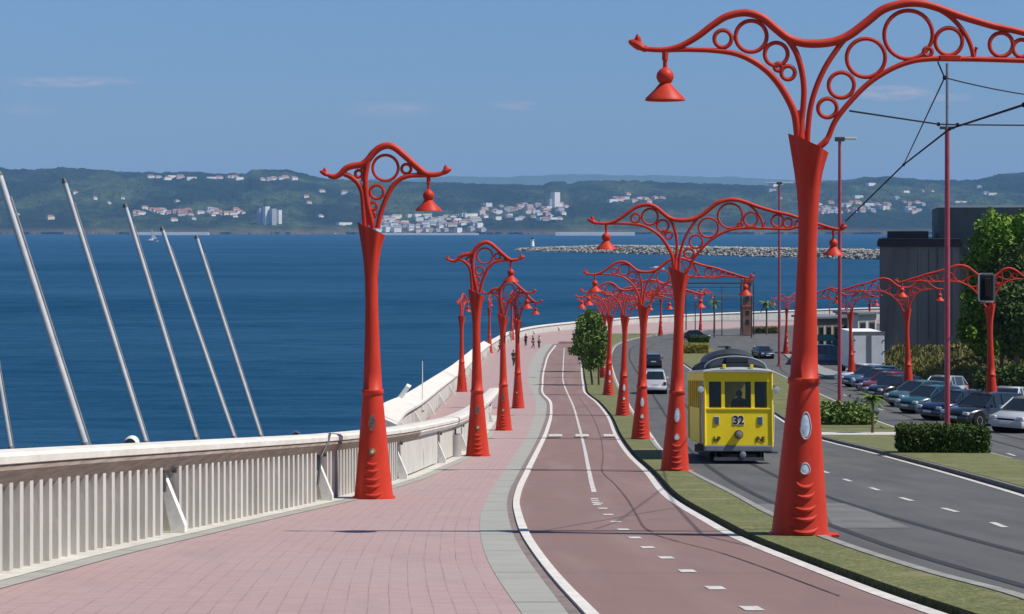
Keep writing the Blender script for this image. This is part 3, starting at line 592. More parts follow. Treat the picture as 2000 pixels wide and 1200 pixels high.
# outer sea wall round the terrace
ow = empty('terrace_wall', (outer(yT), yT, zg(yT)), 'white outer sea wall with sloping coping curving round the lower terrace and the far bend', 'wall')
def op(mb, nm, m):
    o = mb.build(nm, m, ow); o.matrix_parent_inverse = Matrix.Translation(-Vector(ow.location)); return o
yF = yinv(612)
op(sweep(MB(), [(.0,-8),(.0,1.1),(-.7,1.1),(-.7,-8)], outer, yT, yF, 1.0), 'wall_body', CONC)
yM = yinv(690)
op(sweep(MB(), [(.14,1.2),(.14,1.1),(-.85,1.1),(-.85,1.58),(-.75,1.62)], outer, yT-.5, yM, 1.0), 'coping', COPE)
op(sweep(MB(), [(.14,1.2),(.14,1.1),(-.75,1.1),(-.75,1.26),(-.65,1.28)], outer, yM+.02, yF, 1.0), 'coping', COPE)
y = yT+2
mb = MB()
while y < 300:
    t = Vector((outer(y+.3)-outer(y-.3), .6, 0)).normalized(); nr = Vector((t.y, -t.x, 0)); p = Vector((outer(y), y, zg(y)+.1))
    q = [p+Vector((0,0,.85)), p+nr*.45+Vector((0,0,.1)), p+nr*.45, p]
    op(MB().add(q+[v+t*.2 for v in q], [(0,1,2,3),(7,6,5,4)]+[(k,k+4,(k+1)%4+4,(k+1)%4) for k in range(4)]), 'buttress', WHITE); y += 13
sl = empty('drain_outfall', P3(790, 772, 86), 'tilted white slab jutting over the sea at the corner of the terrace wall', 'outfall')
MB().loft([[(-.9,-.5,-.9),(.1,-.5,.5),(.3,-.5,.4),(-.7,-.5,-1.0)], [(-.9,.7,-.9),(.1,.7,.5),(.3,.7,.4),(-.7,.7,-1.0)]]).build('slab', WHITE, sl); MB().tube([(-.3,0,-.5),(.5,0,-.7)], .06).build('pipe', GALV, sl)
p = P3(825, 760, yinv(826)+1); am = empty('antenna_pole', p, 'thin white pole standing on the terrace wall corner', 'pole'); MB().tube([(0,0,-1.2),(0,0,1.45)], [.035,.022]).build('shaft', WHITE, am); MB().lathe([(.09,-1.2),(.09,-1.1),(.04,-1.05)]).build('foot', GALV, am)
# ------------------------------------------------------------------ leaning masts beyond the wall
for k, (x0, y0, x1, y1, w, lab) in enumerate([(-32,560,22,880,9,'leaning steel mast cut off by the left edge, lowest one showing'),(-2,340,168,872,14,'thickest leaning steel mast nearest the left edge'),(126,355,286,868,10,'second tall leaning steel mast rising from behind the sea wall'),
      (245,403,384,860,9,'middle leaning steel mast beside the long white jetty'),(317,448,458,857,8,'shorter leaning steel mast, second from the right of the fan'),(384,464,510,855,8,'shortest leaning steel mast at the right end of the fan')]):
    d = {0:24,1:26,2:29,3:32,4:35,5:38}[k]; a = P3(x1, y1, d); b = P3(x0, y0, d); u = (b-a).normalized(); r = w/2*d/F*1.05
    o = empty('leaning_mast', a-u*1.3, lab, 'mast', 'leaning steel masts behind the sea wall'); L = (b-a).length+1.3
    MB().tube([(0,0,0)]+[u*(L*q) for q in (.3,.6,1)], [r,r,r*.95,r*.85], 14).build('pole', STEEL, o, True)
    MB().tube([u*(L-.02), u*(L+.05)], [r*1.15, r*.6], 12).build('cap', DGREY, o); MB().tube([u*1.15, u*1.36], r*1.2, 12).build('collar', GALV, o)
    MB().tube([u*(L-.35)+Vector((r*1.3,0,0)), u*(1.3)+Vector((r*1.3,0,0))], r*.25, 6).build('cable', GALV, o)
for (px, py, lab) in ((257,866,'round white floodlight showing above the coping between masts'),(578,851,'small white floodlight on the coping left of the first lamp')):
    d = 28 if px < 300 else 36; o = empty('floodlight', P3(px, py, d), lab, 'floodlight'); r = 14*d/F if px < 300 else 9*d/F
    MB().lathe([(r*.5,-r),(r,-r*.5),(r*1.05,r*.4),(r*.8,r*.8),(r*.1,r)], seg=20, axis='Y').build('housing', WHITE, o, True); MB().tube([(0,0,-r),(0,0,-r*3)], r*.25).build('stem', GALV, o); MB().lathe([(r*.8,r*-1.05),(r*.3,r*-1.1)], seg=20, axis='Y').build('lens', GLASS, o)
p = G(889, 893, .1); bn_ = empty('litter_bin', p, 'light grey cylindrical litter bin against the sea wall', 'bin'); MB().lathe([(.19,0),(.20,.05),(.21,.74),(.215,.76),(.18,.76),(.17,.5)], seg=24).build('drum', mat('bin grey', (.40,.39,.37), .5, .1, 3), bn_, True); MB().box(-.03,.03,.15,.3,.1,.9).build('bracket', DGREY, bn_)
# ------------------------------------------------------------------ the red lamps
TR = [(0,.40),(.04,.40),(.06,.393),(.35,.365),(.7,.33),(1.4,.268),(2.08,.208),(2.11,.204),(2.125,.226),(2.21,.224),(2.225,.196),(2.6,.178),(3.2,.152),(4.0,.130),(4.5,.136),(4.85,.158),(5.1,.19),(5.3,.225),(5.5,.262)]
def trunk_r(z): return float(np.interp(z, [a for a, b in TR], [b for a, b in TR]))
def trunk(lean):
    mb = MB(); secs = []; seg = 40
    for z, r in TR:
        cx = lean*min(1, z/4.5); fl = max(0, (z-4.3)/1.2)*.09; sl_ = max(0, (z-5.0)/.5)
        s = []
        for k in range(seg):
            a = 2*math.pi*k/seg; rr = r*(1+fl*math.cos(6*a+.4)); x = rr*math.cos(a); s.append((cx+x, rr*math.sin(a), z-sl_*x*.48))
        secs.append(s)
    top = secs[-1]; c = sum((Vector(p) for p in top), Vector())/seg
    secs.append([tuple(c+(Vector(p)-c)*.9+Vector((0,0,.0))) for p in top]); secs.append([tuple(c+(Vector(p)-c)*.75+Vector((0,0,-.16))) for p in top])
    mb.loft(secs); return mb
def surf(x, z, lean, o=0.0):
    r = trunk_r(z); cx = lean*min(1, z/4.5); return (cx+x, -math.sqrt(max(r*r-x*x, 1e-4))-o, z)
EMB = mat('emblem glass', (.35,.48,.62), .12, .5, 14, col2=(.80,.85,.9)); RIM = mat('emblem rim', (.36,.32,.32), .5, .1, 3); DARKR = mat('emblem enamel', (.03,.035,.05), .25, .5, 20, col2=(.22,.16,.1))
BULB = mat('frosted lamp glass', (.55,.5,.46), .2, .1, 5)
def pendant(root, x, z, drop=.28, s=1.0):
    o = MB(); o.tube([(x,0,z),(x,0,z-drop*.5)], .045*s, 10); o.tube([(x,0,z-drop*.5),(x,0,z-drop)], .032*s, 10); z -= drop
    o.lathe([(.03*s,z+.02),(.075*s,z-.01),(.115*s,z-.06),(.125*s,z-.12),(.10*s,z-.18),(.055*s,z-.22)], (x,0,0), 20)
    a = o.build('pendant', RED, root, True)
    z2 = z-.21*s
    MB().lathe([(.05*s,z2+.02),(.085*s,z2),(.15*s,z2-.08*s),(.27*s,z2-.195*s),(.285*s,z2-.235*s),(.275*s,z2-.235*s),(.14*s,z2-.10*s),(.06*s,z2-.05*s)], (x,0,0), 28, False).build('lamp_shade', RED, a, True)
    MB().lathe([(.055*s,z2-.05*s),(.08*s,z2-.12*s),(.05*s,z2-.19*s),(.01,z2-.21*s)], (x,0,0), 16).build('bulb', BULB, a, True)
def finial(mb, x, z, d, s=1.0):
    mb.tube(spline([(x,0,z),(x+.06*d*s,0,z+.02*s),(x+.14*d*s,0,z+.07*s),(x+.23*d*s,0,z+.10*s)], 3), [.045*s]*4+[.06*s]*3+[.05*s,.035*s,.012*s], 8)
    mb.tube([(x+.10*d*s,0,z+.06*s),(x+.11*d*s,0,z+.13*s),(x+.115*d*s,0,z+.19*s)], [.04*s,.045*s,.012*s], 8)
def decor(root, lean, kind):
    if kind == 'road':
        m = MB(); vs = []
        for zz, rx, rz, mt, nm in ((1.56,.072,.185,EMB,'emblem'),(.97,.066,.075,EMB,'emblem')):
            e = MB(); e.tube([surf(rx*math.cos(a)*(.85 if math.sin(a) > 0 else 1.0), zz+rz*math.sin(a), lean, .004) for a in np.linspace(0, 2*math.pi, 24, endpoint=False)], .014, 6, True); ob = e.build(nm, RIM, root, True)
            q = MB(); n = 24; V = [surf(0, zz, lean, .022)]+[surf(rx*.8*math.cos(a), zz+rz*.86*math.sin(a), lean, .010) for a in np.linspace(0, 2*math.pi, n, endpoint=False)]
            q.add(V, [(0, 1+i, 1+(i+1)%n) for i in range(n)]); q.build('glass', mt, ob, True)
    else:
        e = MB(); q = MB(); n = 24; rx, rz, zz = .072, .175, 1.56
        ob = MB().tube([surf(rx*math.cos(a), zz+rz*math.sin(a), lean, .002) for a in np.linspace(0, 2*math.pi, n, endpoint=False)], .012, 6, True).build('emblem', RED, root, True)
        q.add([surf(0, zz, lean, .02)]+[surf(rx*.9*math.cos(a), zz+rz*.94*math.sin(a), lean, .012) for a in np.linspace(0, 2*math.pi, n, endpoint=False)], [(0, 1+i, 1+(i+1)%n) for i in range(n)]); q.build('enamel', DARKR, ob, True)
        MB().lathe([(.075,.0),(.075,-.025),(.055,-.05),(.045,-.05)], (0,0,0), 20, True, 'Y').build('knob_ring', mat('knob brass', (.14,.10,.05), .5, .3, 5), root, True, loc=(lean*.2, -trunk_r(.97)+.012, .97))
        MB().lathe([(.04,-.03),(.035,-.06),(.01,-.07)], (0,0,0), 16, True, 'Y').build('knob', mat('knob yellow', (.5,.42,.2), .4, .2, 5), root, True, loc=(lean*.2, -trunk_r(.97)+.0, .97))
    sc = MB()
    for k in range(5):
        zz = .82-.155*k; w = .12+.022*k; pts = []
        for a in np.linspace(-.95, .95, 15):
            pts.append(surf(w*math.sin(a*1.35), zz-.11*math.cos(a*1.35)+.02*(k % 2), lean, .002))
        sc.tube(pts, [.008+.030*math.sin(math.pi*i/14) for i in range(15)], 8)
    sc.build('scallops', RED, root, True)
    MB().lathe([(.44,-.02),(.44,.015),(.40,.02)], seg=32).build('base_plate', RED, root, True)
    if kind == 'road': MB().box(.36, .54, -.10, .10, -.02, .02, .006).build('base_hatch', RED, root)
def PR(X_, Y_): return ((1200+X_/2.5-1562)/139, 0, (1045-Y_/2.5)/139)
def make_road_lamp():
    root = empty('street_lamp', (0,0,0), 'x', 'street lamp'); lean = .12
    trunk(lean).build('post', RED, root, True, ang=60)
    c = lambda pts, n=6: spline([PR(*p) for p in pts], n)
    tip = [(3.15,0,7.05),(3.55,0,6.92),(3.95,0,6.80),(4.3,0,6.69),(4.55,0,6.64)]
    up = c([(150,242),(240,245),(320,228),(400,185),(480,125),(550,82),(640,65),(720,88),(790,145),(850,190),(920,212),(1000,215),(1080,203),(1150,172),(1230,112),(1310,50),(1400,22),(1480,18),(1560,35),(1700,85),(1850,130)])
    up += spline([PR(1850,130)]+tip, 5)[1:]
    f = MB(); n = len(up); f.tube(up, [.036+.026*math.sin(math.pi*min(1, i/(n-1)*1.0)) for i in range(n)], 12)
    finial(f, up[0][0]+.02, up[0][2], -1, 1.1); finial(f, 4.5, 6.64, 1, 1.1)
    f.build('top_rail', RED, root, True)
    f = MB(); low = c([(240,250),(320,246),(400,246),(480,249),(580,262),(660,292),(740,345),(800,410),(850,490),(880,560),(893,640),(900,720)]); f.tube(low, [.03+.028*(i/(len(low)-1)) for i in range(len(low))], 10)
    arch = c([(835,180),(868,225),(892,270),(914,345),(925,430),(922,520),(912,610),(908,700)]); f.tube(arch, [.042]*(len(arch)-8)+[.046+.004*k for k in range(8)], 10)
    f.prism([PR(878,550)[::2], PR(920,530)[::2], PR(914,690)[::2], PR(898,690)[::2]], -.03, .03)
    f.build('left_arch', RED, root, True)
    f = MB(); inner = c([(1155,168),(1120,200),(1085,245),(1030,330),(985,430),(957,530),(945,640),(942,720)]); f.tube(inner, [.040]*len(inner), 10)
    lr = c([(1000,720),(1040,680),(1080,590),(1150,500),(1240,410),(1340,345),(1440,305),(1540,290),(1700,290),(1850,293),(2000,298)])+[Vector(p) for p in ((3.4,0,6.735),(3.8,0,6.70),(4.2,0,6.665),(4.5,0,6.64))]
    f.tube(lr, [.048]*6+[.04]*(len(lr)-10)+[.036,.034,.032,.03], 10)
    f.tube(c([(1560,35),(1640,85),(1700,150),(1738,220),(1755,290)]), .034, 8)
    f.tube([PR(1757,290), PR(1765,240), PR(1768,235)], [.02,.018,.03], 8)
    f.build('right_arch', RED, root, True)
    for (X_, Y_, r) in ((530,192,42),(668,180,76),(790,267,56),(848,358,33),(1228,285,94),(1435,172,118),(1632,205,66),(1108,418,62),(1040,530,46),(1888,220,57),(1988,238,42),(2090,252,32),(1530,255,20),(2170,264,22),(2240,272,18),(800,330,18)):
        MB().ring(PR(X_, Y_), r/2.5/139, .030, 32 if r > 50 else 22, 8).build('ring', RED, root, True)
    g = MB(); bx, bz = PR(1640, 290)[0], PR(1640, 290)[2]
    g.box(bx-.16, bx+.14, -.05, .05, bz-.03, bz+.05, .012); g.build('mount', RED, root)
    pendant(root, PR(248,0)[0], PR(0,262)[2]+.02, .24); pendant(root, 4.37, 6.62, .24)
    decor(root, lean, 'road'); return root
def PLc(X_, Y_): return ((560+X_/5-730)/95.5, 0, (972-(260+Y_/5))/95.5)
def make_walk_lamp():
    root = empty('promenade_lamp', (0,0,0), 'x', 'street lamp'); lean = -.05
    trunk(lean).build('post', RED, root, True, ang=60)
    c = lambda pts, n=6: spline([PLc(*p) for p in pts], n)
    up = c([(415,413),(440,424),(480,424),(530,395),(575,348),(640,322),(735,305),(795,258),(850,190),(915,140),(990,122),(1060,147),(1150,220),(1250,310),(1340,383),(1400,407),(1460,406),(1500,398)])
    f = MB(); n = len(up); f.tube(up, [.05+.022*math.sin(math.pi*i/(n-1)) for i in range(n)], 12)
    finial(f, up[0][0], up[0][2], -1, .85); finial(f, up[-1][0], up[-1][2], 1, 1.0); f.build('top_rail', RED, root, True)
    f = MB(); f.tube(c([(560,400),(600,415),(650,445),(705,505),(738,590),(748,700),(755,800),(765,930)]), .055, 10)
    f.tube(c([(800,262),(780,350),(768,450),(778,600),(800,730),(830,850),(845,930)]), .058, 10)
    f.tube(c([(730,310),(745,400),(742,470)]), .04, 8)
    f.prism([PLc(742,560)[::2], PLc(778,560)[::2], PLc(825,900)[::2], PLc(755,900)[::2]], -.035, .035)
    f.build('left_arch', RED, root, True)
    f = MB(); f.tube(c([(1390,412),(1300,412),(1200,418),(1110,448),(1035,520),(980,620),(935,730),(905,830),(890,930)]), .052, 10)
    f.tube(c([(1240,330),(1280,365),(1285,400)]), .03, 8)
    f.build('right_arch', RED, root, True)
    for (X_, Y_, r) in ((965,340,125),(1168,350,46),(880,575,66),(845,712,36),(838,800,26),(703,398,34)):
        MB().ring(PLc(X_, Y_), r/5/95.5, .031, 28, 8).build('ring', RED, root, True)
    pendant(root, PLc(1385,0)[0], PLc(0,430)[2], .27, .95); decor(root, lean, 'walk'); return root
def place(root, first, px, py, rz, label, group, ax=False, dz=.12, flip=False, s=1.0):
    CPX = {1562:765,1318:390,1251:260,1216:195,1188:155,730:525,933:318,984:223,1012:172,902:145,1938:222,1775:176,1664:135}
    p = G(px, py, dz)
    if px in CPX: s = CPX[px]*p.y/(5.5*F); print('lamp', px, round(p.y,1), round(s,3))
    o = root if first else copy_tree(root); o.location = p; o.rotation_euler = (0,0,rz+(math.pi if flip else 0)); o['label'] = label; o['group'] = group; o.scale = (s,s,s); return o
RL = make_road_lamp(); GR = 'red two armed street lamps'
for k, (px, py, rz, lab, fl) in enumerate([(1562,1045,0,'largest red two armed lamp post on the verge, right foreground',False),(1318,920,0,'red two armed lamp post on the verge just left of the yellow tram',False),
    (1251,858,R(3),'red two armed lamp post beside the dashed crossing line on the verge',False),(1216,812,R(6),'fourth red two armed lamp post along the verge, counted from the camera',False),(1188,772,R(10),'red two armed lamp post right of the small verge tree trunks',False),
    (1178,738,R(14),'red two armed lamp post standing behind the small verge trees',False),(1170,712,R(20),'farthest red two armed lamp post of the straight verge row, before the bend',False),
    (1938,820,0,'red lamp post behind the pavement by the silver car at the right edge',True),(1775,783,0,'red lamp post between the parked navy cars and the teal cars',True),(1664,747,R(-5),'red lamp post in front of the white box truck',True),
    (1535,690,R(30),'distant red lamp post on the bend right of the tram',False),(1368,662,R(60),'distant red lamp post on the bend above the clipped hedge',False),(1290,655,R(50),'distant red lamp post at the inside of the far bend',False),
    (1700,668,R(-10),'distant red lamp post in front of the white kiosk',True)]):
    o = place(RL, k == 0, px, py, rz, lab, GR, flip=fl)
WL = make_walk_lamp(); GW = 'red single lamp posts on the pink promenade'
for k, (px, py, rz, lab) in enumerate([(730,972,0,'nearest red promenade lamp post beside the ribbed sea wall'),(933,890,R(2),'second nearest red promenade lamp post, right of the grey litter bin'),(984,840,R(-6),'red promenade lamp post where the inner wall ends, third along'),
    (1012,797,R(-14),'red promenade lamp post beside the edge of the grey paver band'),(902,765,R(68),'red lamp post standing down on the lower terrace'),(956,690,R(80),'small distant red lamp post at the far end of the terrace'),(1000,664,R(60),'smallest red lamp post beside the outer wall where people gather')]):
    place(WL, k == 0, px, py, rz, lab, GW)
# ------------------------------------------------------------------ tall service poles and overhead wires
def pole(px, py, dz, top, r0, label, kind, m=PINK):
    p = G(px, py, dz); d = p.y; h = (HY-top)*d/F-p.z; o = empty('light_mast', p, label, 'mast'); r = r0
    if kind == 'wire':
        h2 = (HY-252)*d/F-p.z; MB().tube([(0,0,0),(0,0,h2*.4),(0,0,h2)], [r,r,r*.85], 14).build('shaft', m, o, True); MB().tube([(0,0,h2),(0,0,h)], r*.55, 8).build('extension', GALV, o); MB().box(-.35,.35,-.06,.06,h2-.02,h2+.12,.02).build('bracket', DGREY, o)
    else:
        MB().tube([(0,0,0),(0,0,h*.5),(0,0,h)], [r,r*.9,r*.7], 12).build('shaft', m, o, True)
        b = MB().box(-.28,.28,-.12,.12,h-.05,h+.22,.03).build('head', DGREY, o); w = 1.0 if kind == 'right' else 1.5
        MB().box(.3,w,-.1,.1,h+.05,h+.2,.03).build('floodlight', mat('floodlight housing', (.55,.54,.45), .5, .1, 4), o)
        if kind == 'both': MB().box(-w,-.3,-.1,.1,h+.05,h+.2,.03).build('floodlight', MATS['floodlight housing'], o)
    MB().lathe([(r*2,0),(r*2,.08),(r*1.3,.1),(r*1.2,.3)]).build('foot', m, o, True); return o
pole(1850, 838, .1, 124, .13, 'tallest crimson mast rising out of the front clipped hedge, carrying wires', 'wire')
pole(1640, 800, .1, 275, .13, 'crimson floodlight mast behind the low leafy median hedge', 'right')
pole(1522, 715, .1, 360, .15, 'distant crimson floodlight mast seen beside the big lamp post', 'both')
def wire(pts, r, label, sag=0.0):
    P = [P3(*p) for p in pts]; o = empty('overhead_wire', P[0], label, 'wire'); q = []
    for i in range(len(P)-1):
        for k in range(8):
            t = k/8; v = P[i].lerp(P[i+1], t)-P[0]; v.z -= sag*4*t*(1-t); q.append(v)
    q.append(P[-1]-P[0]); MB().tube(q, r, 6).build('wire', BLACK, o)
    ins = MB()
    for p in P[1:-1]: ins.lathe([(.012,-.035),(.03,-.02),(.03,.02),(.012,.035)], tuple(p-P[0]), 10)
    if len(P) > 2: ins.build('clamp', BLACK, o)
wire([(2150,148,22),(2000,205,24),(1855,252,33),(1765,322,40),(1652,432,49)], .018, 'thickest black wire slanting down from the right edge to the second lamp')
wire([(1765,322,40),(1845,152,27),(1832,122,25.2)], .012, 'thin black wire from the big lamp arm down to the slanting wire')
wire([(1845,152,27),(2100,196,30)], .010, 'thin black wire running right from under the big lamp arm', .05)
wire([(1660,217,25),(1833,243,30),(1870,244,31),(2120,246,33)], .014, 'near level black wire crossing the tall crimson mast')
# traffic signal seen from behind
tl = empty('traffic_light', P3(1927, 562, 84), 'black traffic light backboard with white rim at the right', 'traffic light')
k = 84/F
MB().box(-16*k,16*k,-.05,.05,-28*k,28*k,.12).build('rim', mat('rim white', (.62,.62,.58), .5, .1, 3), tl); MB().box(-14*k,14*k,-.075,.075,-26*k,26*k,.08).build('backboard', BLACK, tl)
hd = MB().box(-.15,.15,-.2,-.07,-.45,.45,.03).build('signal_head', BLACK, tl)
for z in (-.28,0,.28): MB().lathe([(.10,.08),(.10,.2),(.09,.2)], (0,0,z), 16, True, 'Y').build('hood', BLACK, tl)
MB().tube([(0,.05,-.2),(.15,1.6,-.4),(.2,2.6,-.6)], .04).build('arm', DGREY, tl)
# ------------------------------------------------------------------ people
SKIN = mat('skin', (.45,.28,.2), .6, .08, 8)
def person(loc, rz, label, top, leg, hair, pose='stand', s=1.0, lean=0.0):
    sk = {'pel':(0,0,.92),'wst':(0,0,1.08),'ch':(0,.0,1.32),'nk':(0,0,1.47),'hd':(0,-.01,1.56),'ht':(0,0,1.68)}
    st = .0 if pose == 'stand' else .22
    if pose == 'sit': kneeL, footL, kneeR, footR = (-.1,-.42,.90),(-.1,-.45,.48),(.1,-.42,.90),(.1,-.45,.48)
    else: kneeL, footL, kneeR, footR = (-.10,-.03-st*.8,.50),(-.11,.0-st,.08),(.10,-.03+st*.3,.50),(.11,.02+st*1.3,.10)
    if pose == 'sit' or pose == 'hold': eL, hL, eR, hR = (-.26,-.12,1.12),(-.18,-.36,1.12),(.26,-.12,1.12),(.18,-.36,1.12)
    else: eL, hL, eR, hR = (-.25,.04-st*.2,1.14),(-.27,-.05-st*.6,.90),(.25,.04+st*.2,1.14),(.27,-.05+st*.4,.90)
    J = [sk['pel'],sk['wst'],sk['ch'],sk['nk'],sk['hd'],sk['ht'],(-.17,0,1.40),eL,hL,(.17,0,1.40),eR,hR,(-.10,0,.88),kneeL,footL,(footL[0],footL[1]-.17,footL[2]-.03),(.10,0,.88),kneeR,footR,(footR[0],footR[1]-.17,footR[2]-.03),(0,-.095,1.575)]
    E = [(0,1),(1,2),(2,3),(3,4),(4,5),(2,6),(6,7),(7,8),(2,9),(9,10),(10,11),(0,12),(12,13),(13,14),(14,15),(0,16),(16,17),(17,18),(18,19),(4,20)]
    Rd = [.13,.115,.14,.055,.085,.07,.06,.042,.028,.06,.042,.028,.09,.06,.042,.03,.09,.06,.042,.03,.016]
    for h, sg in ((8,-1),(11,1)):
        b = Vector(J[h]); dn_ = (b-Vector(J[h-1])).normalized(); n = len(J); pc = b+dn_*.07; J.append(tuple(pc)); E.append((h, n)); Rd.append(.026)
        for q, ln in ((-.026,.075),(-.009,.085),(.009,.08),(.026,.065)): J.append(tuple(pc+Vector((0,q,0))+dn_*ln+Vector((-sg*.012,0,0)))); E.append((n, len(J)-1)); Rd.append(.009)
        J.append(tuple(b+dn_*.06+Vector((0,-.05,0)))); E.append((h, len(J)-1)); Rd.append(.011)
    def skinned(name, idx, rs, m, grow=0.0):
        mp_ = {k: i for i, k in enumerate(idx)}; me = bpy.data.meshes.new(name); me.from_pydata([J[k] for k in idx], [(mp_[a], mp_[b]) for a, b in E if a in mp_ and b in mp_], [])
        ob = link(name, me); md = ob.modifiers.new('s', 'SKIN'); ob.modifiers.new('u', 'SUBSURF').levels = 1
        for i, k in enumerate(idx):
            r = rs[k]+grow; me.skin_vertices[0].data[i].radius = (r*(1.25 if k in (0,1,2) else 1), r*(.8 if k in (0,1,2) else 1)); me.skin_vertices[0].data[i].use_root = (i == 0)
        bpy.context.view_layer.update(); e = ob.evaluated_get(bpy.context.evaluated_depsgraph_get()); nm = bpy.data.meshes.new_from_object(e); bpy.data.objects.remove(ob)
        nm.materials.clear(); nm.materials.append(m); nm.shade_smooth(); return nm
    o = link('person', skinned('person', list(range(len(J))), Rd, SKIN)); o.location = loc; o.rotation_euler = (lean,0,rz); o.scale = (s,s,s); tag(o, label, 'person')
    link('shirt', skinned('shirt', [0,1,2,6,7,9,10], Rd, top, .016), o); link('trousers', skinned('trousers', [0,12,13,14,16,17,18], Rd, leg, .014), o)
    MB().lathe([(.02,.13),(.07,.11),(.098,.06),(.10,.0),(.085,-.05)], (0,.022,1.60), 16).build('hair', hair, o, True)
    for sx in (-.032,.032): MB().lathe([(.012,-.012),(.012,.0)], (sx,-.088,1.60), 8, True, 'Y').build('eye', BLACK, o)
    return o
CL = lambda n, c: mat(n, c, .85, .15, 9)
HB, HG = CL('hair brown', (.04,.025,.015)), CL('hair dark', (.015,.012,.01))
# ------------------------------------------------------------------ the tram
YEL = mat('tram yellow enamel', (.95,.70,.018), .45, .07, 1.5, spec=.25); YELD = mat('tram yellow trim', (.92,.68,.03), .45, .06, 2, spec=.3); GREYM = mat('tram grey', (.16,.18,.20), .55, .15, 3)
SLATE = mat('tram roof slate', (.030,.038,.048), .75, .2, 2, spec=.2); RIMW = mat('tram roof rim', (.30,.33,.34), .7, .15, 3)
def clear_glass():
    m = bpy.data.materials.new('tram window glass'); m.use_nodes = True; N = m.node_tree.nodes; L = m.node_tree.links; N.remove(N['Principled BSDF'])
    t = N.new('ShaderNodeBsdfTransparent'); t.inputs[0].default_value = (.55,.6,.62,1); g = N.new('ShaderNodeBsdfGlossy'); g.inputs['Roughness'].default_value = .04; f = N.new('ShaderNodeFresnel'); x = N.new('ShaderNodeMixShader')
    L.new(f.outputs[0], x.inputs[0]); L.new(t.outputs[0], x.inputs[1]); L.new(g.outputs[0], x.inputs[2]); L.new(x.outputs[0], N['Material Output'].inputs[0]); return m
CG = clear_glass()
p0 = G(1443, 906, .02); p1 = G(1437+22, 850, .02)
tram = empty('tram', p0, 'yellow single deck heritage tram numbered 32 coming up the road', 'tram', rz=R(-3.2)); slope = math.atan2(zg(p0.y+9)-zg(p0.y), 9); tram.rotation_euler = (slope, 0, R(-1.5)); tram.scale = (1, 1, 1.05)
LT = 7.4; HWd = 1.04
b = MB()
b.box(-HWd, HWd, 0, .06, .54, 1.62, .01); b.box(-HWd, HWd, 0, .06, 2.47, 2.76)
for x0, x1 in ((-HWd,-.92),(-.53,-.42),(.40,.51),(.90,HWd)): b.box(x0, x1, 0.002, .06, 1.62, 2.47)
for sx in (-1, 1):
    xa, xb = (sx*HWd-.03, sx*HWd+.03)
    b.box(min(xa,xb), max(xa,xb), 1.95, LT-1.15, .54, 1.62); b.box(min(xa,xb), max(xa,xb), .06, LT-.06, 2.47, 2.76)
    y = 1.95
    while y < LT-1.1: b.box(xa, xb, y, y+.10, 1.62, 2.47); y += (LT-3.15)/5
b.box(-HWd, HWd, LT-.06, LT, .54, 2.76)
b.build('body', YEL, tram)
fl_ = MB().box(-HWd+.04, HWd-.04, .07, LT-.07, .50, .56).build('floor', DGREY, tram)
MB().box(-.95, .95, 1.2, 1.26, .56, 1.62).box(-.95, -.35, 1.2, 1.26, 1.62, 2.7).box(.35, .95, 1.2, 1.26, 1.62, 2.7).build('cab_bulkhead', mat('dark varnished wood', (.05,.03,.018), .5, .3, 3), tram)
MB().box(-HWd-.02, HWd+.02, -.03, .02, 1.60, 1.655, .01).box(-HWd-.02, HWd+.02, -.02, .02, 2.44, 2.49, .008).build('belt_rail', YELD, tram)
for sx in (-1, 1): MB().tube([(sx*(HWd+.01), -.01, .5), (sx*(HWd+.01), -.01, 2.74)], .035, 8).build('corner_post', YELD, tram, True)
for x0, x1 in ((-.92,-.53),(-.42,.40),(.51,.90)):
    fr = MB().box(x0, x1, .02, .05, 1.655, 1.685).box(x0, x1, .02, .05, 2.43, 2.465).box(x0, x0+.025, .02, .05, 1.685, 2.43).box(x1-.025, x1, .02, .05, 1.685, 2.43).build('front_window', mat('window frame brown', (.06,.035,.015), .5, .2, 4), tram)
    MB().box(x0+.025, x1-.025, .03, .036, 1.685, 2.43).build('pane', CG, fr)
for sx in (-1, 1):
    y = 1.95; st_ = (LT-3.15)/5
    for i in range(5): MB().box(sx*HWd-.006, sx*HWd+.006, y+.10, y+st_, 1.63, 2.46).build('side_window', CG, tram); y += st_
    MB().box(sx*(HWd-.02)-.02, sx*(HWd-.02)+.02, .14, 1.94, .56, 2.46).build('doorway_shade', mat('doorway dark', (.012,.012,.010), .4, .3, 3), tram)  # black slab paints the shade inside the open platform doorway
    MB().tube([(sx*(HWd+.06), .12, .62), (sx*(HWd+.09), .12, 1.3), (sx*(HWd+.06), .12, 1.75)], .018, 8).build('grab_rail', STEEL, tram)
    MB().box(sx*(HWd+.02)-.18, sx*(HWd+.02)+.18, .15, 1.1, .30, .35).build('step', DGREY, tram)
    a = MB().tube([(sx*HWd, .02, 2.3), (sx*(HWd+.16), -.08, 2.3)], .018, 8).build('mirror', DGREY, tram); MB().lathe([(.095,.02),(.10,0),(.095,-.03),(.07,-.035)], (sx*(HWd+.14), -.08, 2.2), 20, True, 'Y').build('mirror_glass', mat('mirror face', (.40,.50,.52), .2, .2, 3), a, True)
MB().box(-HWd-.03, HWd+.03, -.05, .3, .36, .54, .03).build('bumper', GREYM, tram)
def arc(hw, zb, zt, y, n=14, th=0): return [(hw*math.cos(a), y, zb+(zt-zb)*math.sin(a)) for a in np.linspace(0, math.pi, n)]
r_ = MB(); r_.loft([arc(HWd+.05, 2.72, 2.80, -.16), arc(HWd+.08, 2.73, 2.86, .02), arc(HWd+.08, 2.73, 2.89, .5), arc(HWd+.08, 2.73, 2.89, LT-.5), arc(HWd+.04, 2.72, 2.80, LT+.15)]); r_.build('roof', RIMW, tram, True)
